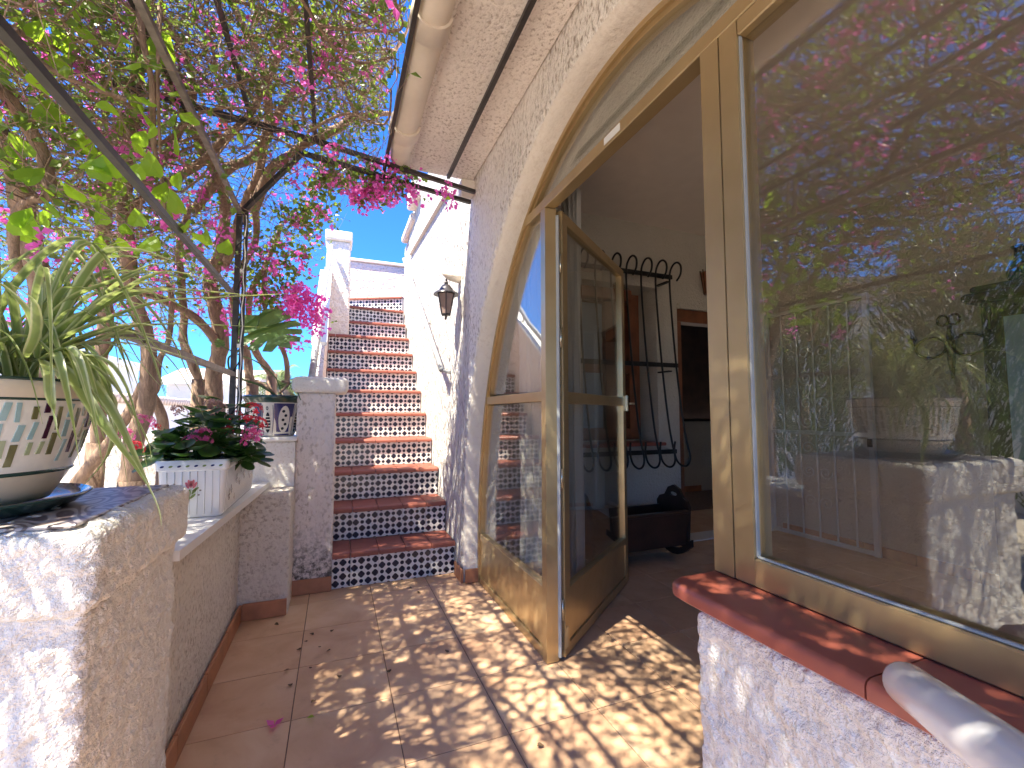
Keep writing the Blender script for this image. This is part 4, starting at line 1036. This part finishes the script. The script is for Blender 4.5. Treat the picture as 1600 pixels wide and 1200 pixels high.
def kalanchoe(label, c, nleaf, rad, hgt, flowers, seed):
    r2 = random.Random(seed); t = thing('kalanchoe', label, 'plant', group='kalanchoes in the white planter')
    for i in range(nleaf):
        a = r2.uniform(0, 2*PI); q = r2.random()**.6; rr_ = rad*q; z = hgt*1.2*(1-q*q*.7)*r2.uniform(.4, 1.0)
        p = Vector((c[0]+rr_*math.cos(a)*.9, c[1]+rr_*math.sin(a), c[2]+z)); s = r2.uniform(.05, .085)
        tilt = r2.uniform(-.5, .7)-.5*q
        mw = Matrix.Translation(p) @ Matrix.Rotation(a-PI/2+r2.uniform(-.7, .7), 4, 'Z') @ Matrix.Rotation(tilt, 4, 'X') @ Matrix.Rotation(r2.uniform(-.4, .4), 4, 'Y') @ Matrix.Diagonal((s, s, s, 1))
        inst('leaf', kl, t, mw=mw)
    b = MB()
    for i in range(9):
        a = r2.uniform(0, 2*PI); rr_ = rad*r2.random()*.8; b.tube([(c[0], c[1], c[2]-.02), (c[0]+rr_*.5*math.cos(a), c[1]+rr_*.5*math.sin(a), c[2]+hgt*.4), (c[0]+rr_*math.cos(a), c[1]+rr_*math.sin(a), c[2]+hgt*.8)], [.005, .004, .003], 5)
    b.build('stems', M['kal'], t)
    for (pxx, pyy, yy, kind, s) in flowers:
        p = AT(pxx, pyy, y=yy); mw = Matrix.Translation(p) @ Matrix.Rotation(r2.uniform(0, 6), 4, 'Z') @ Matrix.Rotation(r2.uniform(.2, 1.0), 4, 'X') @ Matrix.Diagonal((s*1.35, s*1.35, s*1.35, 1))
        inst('flower_head', fh[kind], t, mw=mw)
    return t
kalanchoe('dark leaved kalanchoe with pink flower heads at the near end of the planter', (-.52, 2.18, .90), 80, .16, .17,
    [(315,683,2.05,'flower_pink',.030),(300,690,2.1,'flower_pink',.024),(322,690,2.08,'flower_pink',.02),(335,640,2.2,'flower_faded',.036),(277,645,2.25,'flower_faded',.028)], 11)
kalanchoe('tall kalanchoe with bright red flower heads in the middle of the planter', (-.50, 2.40, .92), 80, .17, .22,
    [(397,640,2.3,'flower_red',.028),(388,658,2.25,'flower_red',.024),(403,662,2.3,'flower_red',.030),(352,672,2.3,'flower_red',.024),(372,650,2.4,'flower_red',.02),(360,655,2.4,'flower_red',.018)], 12)
kalanchoe('kalanchoe with one drooping leaf rosette and pink heads at the right side of the planter', (-.40, 2.22, .875), 46, .12, .07,
    [(392,678,2.1,'flower_pink',.028),(402,683,2.15,'flower_pink',.024),(385,690,2.1,'flower_pink',.018)], 13)
kalanchoe('small kalanchoe with rosy flowers behind the hanging striped leaf at the planter left end', (-.62, 2.25, .88), 34, .10, .09,
    [(197,680,2.1,'flower_pink',.022),(212,700,2.1,'flower_red',.022),(232,660,2.2,'flower_pink',.022),(222,655,2.2,'flower_pink',.016),(245,668,2.15,'flower_red',.012)], 14)
# ================================================================== MEXICAN POT + MONSTERA
mp = thing('painted_pot', 'blue and white hand painted pot with fish and leaf panels by the pillar', 'pot')
mc = Vector((-.365, 3.14, .957)); mp.location = mc
mprof = [(0, .0), (.118, .0), (.128, .02), (.138, .08), (.146, .15), (.156, .205), (.170, .232), (.172, .245), (.165, .25), (.15, .24)]
def mr(z):
    for (r0, z0), (r1, z1) in zip(mprof[1:], mprof[2:]):
        if z0 <= z <= z1 and z1 > z0: return r0+(r1-r0)*(z-z0)/(z1-z0)
    return .15
MB().lathe(mprof[:6], n=64).build('pot_body', M['ceramic_light'], mp, smooth=True)
MB().lathe(mprof[5:], n=64).build('rim', M['glaze_green'], mp, smooth=True)
MB().lathe([(0, .215), (.15, .215)], n=32).build('soil', M['soil'], mp)
def wrap(name, pts2, mat, off=.0018):
    """pts2: (angle, z) polygon wrapped on the pot, as fan of a fine strip"""
    m = MB(); c = (sum(p[0] for p in pts2)/len(pts2), sum(p[1] for p in pts2)/len(pts2))
    def P3(a, z): r = mr(z)+off; return (r*math.cos(a), r*math.sin(a), z)
    rings_ = [1, .66, .33]; n_ = len(pts2); vs = []
    for k in rings_: vs += [P3(c[0]+(a-c[0])*k, c[1]+(z-c[1])*k) for a, z in pts2]
    vs.append(P3(*c)); fs = []
    for r in range(2):
        for i in range(n_): fs.append((r*n_+i, r*n_+(i+1) % n_, (r+1)*n_+(i+1) % n_, (r+1)*n_+i))
    for i in range(n_): fs.append((2*n_+i, 2*n_+(i+1) % n_, 3*n_))
    m.add(vs, fs); m.build(name, M[mat], mp, smooth=True)
face = math.atan2(-3.14, .365)     # towards the camera
def rectA(a0, a1, z0, z1, n=8): return [(a0+(a1-a0)*i/n, z0) for i in range(n+1)]+[(a1-(a1-a0)*i/n, z1) for i in range(n+1)]
for k in range(5):
    a = face+.42+k*2*PI/5
    top = rectA(a-.36, a+.36, .006, .200)
    wrap('blue_panel', [(a_+(.05*(1 if a_ > a else -1) if z > .15 else 0), z) for a_, z in top], 'glaze_blue')
    wrap('white_oval', [(a+.23*math.cos(t), .103+.082*math.sin(t)*(1-.0*abs(math.cos(t)))) for t in np.linspace(0, 2*PI, 20, endpoint=False)], 'ceramic_light', .0030)
    for j in range(5):
        wrap('painted_leaf', [(a+(.05 if j % 2 else -.05)+.065*math.cos(t), .048+j*.026+.009*math.sin(t)) for t in np.linspace(0, 2*PI, 8, endpoint=False)], 'glaze_black', .0042)
    a2 = a-2*PI/10
    wrap('painted_fish', [(a2+.11*math.cos(t)*(1 if math.sin(t) < .2 else .8), .085+.062*math.sin(t)) for t in np.linspace(0, 2*PI, 14, endpoint=False)], 'glaze_black', .0022)
    for j in range(5): wrap('painted_stripe', rectA(a2-.10, a2+.10, .045+j*.018, .051+j*.018, 3), 'ceramic_light', .0032)
    wrap('painted_eye', [(a2-.02+.045*math.cos(t), .170+.012*math.sin(t)) for t in np.linspace(0, 2*PI, 8, endpoint=False)], 'glaze_black', .0025)
    wrap('painted_eye', [(a2-.02+.02*math.cos(t), .170+.006*math.sin(t)) for t in np.linspace(0, 2*PI, 8, endpoint=False)], 'ceramic_light', .0035)
    for sgn in (-1, 1): wrap('painted_border', [(a2+sgn*(.17+.03*math.sin(i/6*PI)), .01+i*.03) for i in range(7)]+[(a2+sgn*(.19+.03*math.sin(i/6*PI)), .01+i*.03) for i in range(6, -1, -1)], 'glaze_blue', .002)
mo = thing('monstera', 'monstera with a large split leaf on bare curling stems in the painted pot', 'plant')
def stem(pxs, r, y=None): MB().tube(wob_path([AT(a, b, y=c) for a, b, c in pxs], [1]*len(pxs), .004, 5)[0], r, 6).build('stem', M['monstera'] if r < .008 else M['bark'], mo, smooth=True)
stem([(432,618,3.12),(405,602,3.1),(385,595,3.08),(362,585,3.05),(357,560,3.05),(370,550,3.05),(400,512,3.0),(404,498,3.0)], .006)
stem([(440,618,3.12),(430,590,3.12),(400,565,3.1),(375,555,3.1),(345,540,3.05)], .004)
stem([(428,616,3.14),(410,600,3.14),(388,596,3.14)], .012)
stem([(436,615,3.12),(448,603,3.12),(452,598,3.12),(440,596,3.1)], .008)
stem([(452,600,3.12),(464,612,3.05),(470,625,3.0)], .003)
ol = [(0, 0), (.18, -.10), (.38, -.05), (.52, .12), (.50, .20), (.22, .26), (.52, .28), (.55, .40), (.50, .46), (.22, .42), (.48, .54), (.45, .64), (.38, .68), (.16, .58), (.34, .76), (.24, .88), (.10, .80), (.0, 1.06)]
pl_ = ol+[(-x, y) for x, y in ol[::-1][1:-1]]
import mathutils.geometry as mg
tris = mg.tessellate_polygon([[Vector((x, y, 0)) for x, y in pl_]])
m = MB(); m.add([(x, y, .22*abs(x)-.35*y*y) for x, y in pl_], [tuple(t) for t in tris]); m.nofix = True
mm = m.mesh('leaf', M['monstera'])
def mleaf(p, ydir, xdir, s):
    y_ = Vector(ydir).normalized(); x_ = Vector(xdir); x_ = (x_-y_*x_.dot(y_)).normalized(); z_ = x_.cross(y_)
    mw = Matrix((( x_.x, y_.x, z_.x, p.x), (x_.y, y_.y, z_.y, p.y), (x_.z, y_.z, z_.z, p.z), (0, 0, 0, 1))) @ Matrix.Diagonal((s, s, s, 1))
    inst('leaf', mm, mo, mw=mw)
mleaf(AT(404, 492, y=3.0), AT(452, 560, y=2.9)-AT(404, 492, y=3.0), Vector((.7, .3, .5)), .34)
mleaf(AT(345, 541, y=3.05), Vector((-.3, -.2, .9)), Vector((1, .3, 0)), .05)
# ================================================================== WALL LANTERN
ln = thing('wall_lantern', 'black hexagonal wall lantern hanging from a cream shell bracket', 'lamp')
lc = AT(697, 470, x=.69)
def hexl(prof, n=6): return MB().lathe(prof, (lc.x, lc.y, lc.z), n, .3)
hexl([(.0, -.105), (.032, -.105), (.036, -.098), (.036, -.092)]).build('base_plate', M['lantern'], ln)
hexl([(.030, -.092), (.058, .045)]).build('lantern_glass', M['frosted'], ln)
for k in range(6):
    a = .3+k*PI/3; MB().tube([(lc.x+.033*math.cos(a), lc.y+.033*math.sin(a), lc.z-.095), (lc.x+.062*math.cos(a), lc.y+.062*math.sin(a), lc.z+.048)], .004, 5).build('glazing_bar', M['lantern'], ln)
hexl([(.03, .052), (.088, .042), (.086, .050), (.05, .072), (.044, .085), (.030, .105), (.012, .118), (.0, .12)], 18).build('roof', M['lantern'], ln, smooth=True, angle=50)
hexl([(.0, .112), (.012, .118), (.014, .13), (.006, .14), (.0, .145)], 12).build('finial', M['lantern'], ln, smooth=True)
hexl([(.0, -.135), (.006, -.13), (.008, -.12), (.004, -.105)], 10).build('drop_finial', M['lantern'], ln, smooth=True)
for s_ in (-1, 1): MB().tube([(lc.x, lc.y+s_*.012, lc.z-.106)]+[(lc.x, lc.y+s_*(.02+.009*math.cos(t)), lc.z-.118+.009*math.sin(t)) for t in np.linspace(1.5, -3.6, 8)], .002, 5).build('scroll', M['lantern'], ln)
MB().tube([(lc.x, lc.y, lc.z+.14), (lc.x+.005, lc.y, lc.z+.165), (lc.x+.06, lc.y, lc.z+.17), (.79, lc.y, lc.z+.15)], .008, 8).build('arm', M['lantern'], ln, smooth=True)
m = MB(); vs = []
MB().tube([(.795, lc.y+.01, lc.z+.17), (.74, lc.y, lc.z+.175), (.70, lc.y-.01, lc.z+.18), (.66, lc.y-.01, lc.z+.20)], [.035, .034, .030, .014], 12).build('shell_bracket', M['smooth_reveal'], ln, smooth=True)
# ================================================================== WHITE TUBE bottom right
tb = MB()
pA, pB = AT(1412, 1066, z=.715), AT(1700, 1270, z=.55)
dA = (AT(1412, 1066, y=pA.y)-pA)
P0 = Vector((.640, .375, .725)); P0 = AT(1418, 1070, y=.40); P1 = AT(1640, 1236, y=.20)
d = (P1-P0).normalized(); R0 = .030*P0.y/.40
tb.tube([P0-d*.006, P0-d*.004, P0, P0+d*.006, P0.lerp(P1, .5), P1, P1+d*.3], [.010, R0*.85, R0*.97, R0, R0, R0, R0], 28)
o = tb.build('white_tube', M['plastic_white'], None, smooth=True, angle=60)
o['label'] = 'glossy white plastic tube with rounded end lying beside the red window sill'; o['category'] = 'tube'
# ================================================================== INSIDE THE ROOM
gr = thing('window_grille', 'black wrought iron belly grille with curled bar ends in front of the room window', 'grille')
def prof_bar(x, last=False):
    q = [(2.90, 2.215), (2.855, 2.26), (2.85, 2.33), (2.895, 2.372), (2.95, 2.355), (2.985, 2.27), (2.975, 2.0), (2.93, 1.5), (2.87, 1.05), (2.83 , .86), (2.80, .75), (2.82, .685), (2.88, .665), (2.945, .70), (2.975, .78), (2.965, .86)]
    P, _ = wob_path([Vector((x, y, z)) for y, z in q], [1]*len(q), 0, 4); return P
for i in range(8): MB().tube(prof_bar(2.655-i*.15), .0085, 7).build('bar', M['iron'], gr, smooth=True)
for z, y in ((2.275, 2.99), (1.50, 2.945), (.775, 2.985)): MB().bevbox(1.56, 2.685, y-.006, y+.012, z-.018, z+.018, .002).build('crossbar', M['iron'], gr)
for z in (2.245, 1.475, .79): MB().bevbox(2.60, 2.635, 2.96, 3.10, z-.03, z-.018, .001).build('bracket', M['iron'], gr)
# curtain by the door
def curtain(label, y0, y1, x0, amp, z1=2.35):
    m = MB(); m.uv = []; nn = 90; zs = np.linspace(.06, z1, 24)
    for z in zs:
        for i in range(nn+1):
            t = i/nn; y = y0+(y1-y0)*t; x = x0+amp*math.sin(t*34+.6*math.sin(z*2))+.008*math.sin(t*13+z*3)
            m.v.append((x, y, z)); m.uv.append((t, z))
    for j in range(len(zs)-1):
        for i in range(nn): a = j*(nn+1)+i; m.f.append((a, a+1, a+nn+2, a+nn+1))
    o = m.build('curtain', M['lace'], None, smooth=True); o['label'] = label; o['category'] = 'curtain'
    s = o.modifiers.new('t', 'SOLIDIFY'); s.thickness = .002
    return o
curtain('white lace curtain gathered behind the fixed side pane of the arch', 1.93, 2.38, .995, .022)
curtain('narrow white lace curtain hanging behind the hinge of the open door leaf', 2.08, 2.24, 1.22, .02)
# cradle
cr = thing('cradle', 'dark brown wooden rocking cradle on the room floor below the grille', 'cradle')
def endboard(x):
    ol = [(2.62, .10), (2.60, .40), (2.62, .44), (2.66, .46), (2.70, .52), (2.76, .545), (2.82, .52), (2.86, .46), (2.92, .44), (2.95, .40), (2.93, .10)]
    hole = [(2.72+.0+.045*(1+math.cos(t)), .475+.016*math.sin(t)) for t in np.linspace(0, 2*PI, 10, endpoint=False)]
    tr = mg.tessellate_polygon([[Vector((a, b, 0)) for a, b in ol], [Vector((a, b, 0)) for a, b in hole]])
    al = ol+hole; n_ = len(al); m = MB()
    m.v = [(x, a, b) for a, b in al]+[(x+.022, a, b) for a, b in al]
    m.f = [tuple(t) for t in tr]+[tuple(i+n_ for i in t[::-1]) for t in tr]
    for s0, k in ((0, len(ol)), (len(ol), len(hole))):
        for i in range(k): m.f.append((s0+i, s0+(i+1) % k, s0+(i+1) % k+n_, s0+i+n_))
    return m.build('end_board', M['wood_dark'], cr)
endboard(2.44); endboard(1.62)
MB().add([(1.64,2.64,.12),(2.44,2.64,.12),(2.44,2.60,.36),(1.64,2.60,.36),(1.64,2.66,.12),(2.44,2.66,.12),(2.44,2.62,.36),(1.64,2.62,.36)], [(0,1,2,3),(7,6,5,4),(0,4,5,1),(1,5,6,2),(2,6,7,3),(3,7,4,0)]).build('side_board', M['wood_dark'], cr)
MB().bevbox(1.642, 2.439, 2.91, 2.93, .12, .37, .002).build('side_board', M['wood_dark'], cr)
MB().bevbox(1.642, 2.439, 2.66, 2.91, .12, .14, .002).build('bottom_board', M['wood_dark'], cr)
MB().bevbox(1.643, 2.438, 2.585, 2.63, .362, .384, .004).build('top_rail', M['wood_dark'], cr)
for x in (1.63, 2.44):
    rp = [(2.58+.4*t, .02+.10*(2*t-1)**2) for t in np.linspace(0, 1, 9)]
    MB().prism(rp+[(y, z+.05) for y, z in rp[::-1]], 'x', x-.004, x+.018).build('rocker', M['wood_dark'], cr)
# iron gate leaning on the room wall
gt = thing('iron_gate', 'painted iron gate with scrollwork standing open against the room wall', 'gate')
gx0 = 3.80
for y in (2.13, 2.98): MB().bevbox(gx0-.015, gx0+.015, y-.018, y+.018, .02, 2.03, .002).build('stile', M['white_iron'], gt)
for z in (.04, .93, 2.01): MB().bevbox(gx0-.012, gx0+.012, 2.15, 2.96, z-.016, z+.016, .002).build('rail', M['white_iron'], gt)
for i in range(5):
    y = 2.27+i*.142; MB().tube([(gx0, y, .05), (gx0, y, 2.0)], .008, 6).build('bar', M['white_iron'], gt)
def spiral(cy, cz, s, fl, r0=.055):
    pts = [(gx0-.012, cy+fl*(r0*(1-t*.8))*math.cos(t*9+s), cz+(r0*(1-t*.8))*math.sin(t*9+s)) for t in np.linspace(0, 1, 22)]
    MB().tube(pts, .005, 5).build('scroll', M['white_iron'], gt)
for cy in (2.48, 2.62):
    fl = 1 if cy < 2.55 else -1
    for cz, s in ((1.62, 0), (1.40, 3), (1.18, 0), (1.02, 3), (.80, 0), (.6, 3), (.35, 0)): spiral(cy, cz, s, fl)
MB().bevbox(gx0-.03, gx0-.016, 2.12, 2.15, .84, .90, .002).build('lock', M['iron'], gt)
# wall sconce
sc = thing('wall_sconce', 'bronze two arm wall sconce with ribbon top on the room wall', 'sconce')
sy, sz = 1.66, 1.55; X3 = 3.86
MB().tube([(X3, sy, sz-.22), (X3, sy, sz-.1), (X3, sy, sz), (X3, sy, sz+.14)], [.008, .022, .028, .012], 8).build('back_plate', M['bronze'], sc, smooth=True)
for f in (-1, 1):
    MB().tube([(X3-.02, sy+f*.10+f*.085*math.cos(t), sz+.0+.07*math.sin(t)) for t in np.linspace(PI, 3*PI, 24)], .009, 7).build('arm', M['bronze'], sc, smooth=True)
    MB().tube([(X3-.02, sy+f*.185, sz), (X3-.02, sy+f*.20, sz+.04), (X3-.02, sy+f*.20, sz+.075), (X3-.02, sy+f*.20, sz+.08), (X3-.02, sy+f*.20, sz+.14)], [.008, .009, .028, .014, .012], 8).build('candle_cup', M['bronze'], sc, smooth=True)
    MB().tube([(X3-.01, sy+f*(.03+.03*math.cos(t)), sz+.18+.035*math.sin(t)) for t in np.linspace(0, 2*PI, 14)], .008, 6).build('ribbon', M['bronze'], sc, smooth=True)
# cabinet
cb_ = thing('cabinet', 'dark walnut display cabinet with projecting cornice at the right of the room', 'cabinet')
MB().bevbox(3.50, 3.88, .30, 1.36, .02, 1.74, .004).build('carcass', M['wood_dark'], cb_)
MB().bevbox(3.44, 3.89, .25, 1.42, 1.741, 1.80, .015).build('cornice', M['wood_dark'], cb_)
MB().bevbox(3.47, 3.89, .28, 1.39, 1.801, 1.84, .01).build('cornice_top', M['wood_dark'], cb_)
for y0 in (.36, .86):
    d_ = MB().bevbox(3.48, 3.4995, y0, y0+.46, .75, 1.70, .003).build('door', M['wood_dark'], cb_); MB().box(3.477, 3.4795, y0+.06, y0+.40, .81, 1.64).build('pane', M['glass_dark'], d_)
    MB().bevbox(3.48, 3.4995, y0, y0+.46, .08, .70, .003).build('door', M['wood_dark'], cb_)
jug = MB().lathe([(0, 0), (.045, 0), (.06, .05), (.05, .10), (.025, .14), (.022, .19), (.035, .21), (.02, .205)], (3.6, 1.22, 1.842), 20).build('vase', M['glaze_green'], None, smooth=True)
jug['label'] = 'dark glazed vase standing on top of the walnut cabinet'; jug['category'] = 'vase'
# hanging basket lamp by the door post
bk = thing('wall_basket', 'brown wicker wall basket with wire hook above the doorway', 'basket')
bc = Vector((3.17, 3.04, 2.19))
MB().lathe([(.0, 0), (.05, 0), (.058, .02), (.075, .18), (.078, .2), (.07, .2)], bc, 14).build('basket_body', M['wood_red'], bk, smooth=True)
for k in range(10):
    a = k*2*PI/10; MB().tube([(bc.x+.052*math.cos(a), bc.y+.052*math.sin(a), bc.z), (bc.x+.082*math.cos(a), bc.y+.082*math.sin(a), bc.z+.22)], .005, 5).build('rib', M['bronze'], bk)
MB().tube([(bc.x, bc.y+.05, bc.z+.2), (bc.x, bc.y, bc.z+.30), (bc.x, bc.y-.03, bc.z+.24)], .004, 5).build('hook', M['iron'], bk)
# ================================================================== OUTSIDE BEYOND THE GARDEN
gw = thing('garden_wall', 'white garden wall with pale scalloped roof tile coping behind the trunks', 'wall')
gwx = -2.35
MB().box(gwx-.2, gwx, 4.6, 13, -.2, 1.27).build('wall_body', M['far_white'], gw)
tl = MB()
tl.tube([(-.13, 0, -.02), (.16, 0, -.06)], .055, 10); tme = tl.mesh('coping_tile', M['roof_tile'], smooth=True)
for i in range(73):
    y = 4.6+i*.115; inst('coping_tile', tme, gw, (gwx-.08, y, 1.32+rnd.uniform(-.004, .004)))
gb = thing('garden_bed_wall', 'rough sunlit white stucco bed wall between the trunks and the low wall', 'wall')
gridbox(-2.34, -1.02, 3.55, 3.75, -.18, .98, .03, .04).build('wall_body', M['stucco_pier'], gb, smooth=True)
MB().bevbox(-2.34, -.9, 2.55, 3.549, -.159, .02, .02).build('garden_path', M['marble'], None, kind='structure')
# white house beyond
def far_house(label, x0, x1, y0, y1, h, roof=None, wins=()):
    t = thing('white_villa', label, 'house')
    MB().box(x0, x1, y0, y1, -.2, h).build('wall', M['far_white'], t)
    MB().bevbox(x0-.15, x1+.25, y0-.3, y1+.3, h+.001, h+.14, .02).build('eaves', M['white_paint'], t)
    if roof:
        MB().prism([(y0-.3, h+.141), (y1+.3, h+.141), ((y0+y1)/2, h+roof)], 'x', x0-.15, x1+.2).build('roof', M['roof_tile'], t)
    for (a, z, w_, hh) in wins:
        f = MB().bevbox(x1-.01, x1+.03, a, a+w_, z, z+hh, .01).build('window', M['white_paint'], t); MB().box(x1+.031, x1+.036, a+.06, a+w_-.06, z+.06, z+hh-.06).build('pane', M['glass_dark'], f)
    return t
far_house('low white villa with flat eaves seen between the bougainvillea trunks', -12, -5.4, 9, 16, 2.35, None, ((9.6, 1.0, 1.1, .8), (12.0, 1.0, 1.1, .8)))
far_house('second white villa with pale tiled roof half hidden at the left', -14, -6.2, 2.5, 8, 2.6, .9, ((3.4, 1.1, 1.0, .9), (5.6, 1.1, 1.0, .9)))
far_house('distant cream villa standing left of the palm', -5.0, -2.6, 17, 21, 2.0, .7, ())
# palm
pm = thing('palm_tree', 'palm tree with pale drooping fronds above the far end of the garden', 'palm')
pcx = Vector((-1.27, 12, 1.75))
MB().tube([(pcx.x, 12, -.2), (pcx.x+.03, 12, .9), (pcx.x, 12, 1.65)], [.24, .26, .30], 14).build('trunk', M['bark'], pm, smooth=True)
fv = MB(); fv.nofix = True
for i in range(52):
    a = rnd.uniform(0, 2*PI); e = rnd.uniform(-.5, 1.35); ln_ = rnd.uniform(.8, 1.15)
    P_ = []
    for t in np.linspace(0, 1, 9):
        P_.append(pcx+Vector((math.cos(a)*math.cos(e)*ln_*t, math.sin(a)*math.cos(e)*ln_*t, math.sin(e)*ln_*t-.55*t*t)))
    fv.tube(P_, .010, 3, cap=False)
    for k in range(1, 9):
        for s_ in (-1, 1):
            for u in (0, .5):
                q = P_[k-1].lerp(P_[k], u); d_ = (P_[k]-P_[k-1]).normalized(); sd = d_.cross(Vector((0, 0, 1))).normalized()*s_
                tip = q+(sd*.8+d_*.6+Vector((0, 0, -.35)))*.26; o_ = len(fv.v)
                fv.v += [tuple(q-d_*.014), tuple(q+d_*.014), tuple(tip)]; fv.f.append((o_, o_+1, o_+2))
fv.build('crown', M['palm'], pm, kind='stuff')
# conifers that the big window mirrors
def conifer(label, c, r, h, seed):
    r2 = random.Random(seed); t = thing('conifer', label, 'tree')
    MB().tube([(c[0], c[1], -.2), (c[0], c[1], h*.5)], [.12, .05], 8).build('trunk', M['bark'], t, smooth=True)
    V, F = [], []
    for i in range(5200):
        a = r2.uniform(0, 2*PI); z = r2.random()**.8; rr_ = r*(1-.55*z)*math.sqrt(r2.random())*(1+.25*math.sin(a*3+z*9+seed))
        p = Vector((c[0]+rr_*math.cos(a), c[1]+rr_*math.sin(a), .2+z*h)); d_ = Vector((math.cos(a)*.5+r2.gauss(0, .3), math.sin(a)*.5+r2.gauss(0, .3), 1.0)).normalized()
        s_ = d_.cross(Vector((r2.gauss(0, 1), r2.gauss(0, 1), .1))).normalized(); L_ = r2.uniform(.10, .26); o_ = len(V)
        V += [tuple(p-s_*.012), tuple(p+s_*.012), tuple(p+d_*L_)]; F.append((o_, o_+1, o_+2))
    soup('crown', V, F, M['bush'], t, kind='stuff')
for k, (x, y, r, h) in enumerate(((-4.4, 1.2, .9, 2.7), (-4.6, 2.7, 1.0, 2.9), (-4.2, 4.2, .9, 2.6), (-4.5, -.3, 1.0, 3.1))):
    conifer(['bushy green conifer mirrored at the centre of the big window', 'broad green conifer mirrored left of centre in the big window', 'green conifer mirrored near the big window post', 'tall green conifer mirrored at the right of the big window'][k], (x, y), r, h, k+5)
# ================================================================== FALLEN LEAVES AND BRACTS ON THE TERRACE
fl = heart_leaf(); fl.materials.clear(); fl.materials.append(plain('dry_fallen_leaf', (.10, .06, .03), .8, var=.3))
spots = [(486,990),(470,1015),(480,1003),(516,1016),(486,1045),(445,1048),(453,1070),(486,1098),(530,1056),(519,985),(500,1012),(640,918),(655,925),(560,912),(430,975),(840,1165),(700,1020),(610,1050)]
for i, (a_, b_) in enumerate(spots):
    p = AT(a_, b_, z=.004); s = rnd.uniform(.010, .022)
    o = bpy.data.objects.new('fallen_leaf', fl); COL.objects.link(o); o.location = p+Vector((0, 0, .003)); o.rotation_euler = (rnd.uniform(-.3, .3), rnd.uniform(-.3, .3), rnd.uniform(0, 6)); o.scale = (s, s, s)
    o['label'] = 'small dry brown leaf lying on the terrace tiles'; o['category'] = 'leaf'; o['group'] = 'dry leaves fallen on the terrace'
o = bpy.data.objects.new('fallen_leaf', hl); COL.objects.link(o); o.location = AT(490, 1119, z=.008); o.scale = (.022,)*3; o.rotation_euler = (.2, .1, 1.9)
o['label'] = 'single green leaf fallen near the magenta bract on the terrace'; o['category'] = 'leaf'
m = MB(); m.nofix = True; m.v = []; 
for k in range(3):
    a = k*2.1+.4; d_ = Vector((math.cos(a), math.sin(a), .35)); s_ = Vector((-math.sin(a), math.cos(a), 0)); o_ = len(m.v)
    m.v += [(0, 0, 0), tuple(d_*.012+s_*.012), tuple(d_*.03), tuple(d_*.012-s_*.012)]; m.f.append((o_, o_+1, o_+2, o_+3))
o = m.build('fallen_bract', M['bract'], None); o.location = AT(428, 1133, z=.004); o.scale = (1.1,)*3
o['label'] = 'crumpled magenta bract fallen on the terrace tiles'; o['category'] = 'bract'
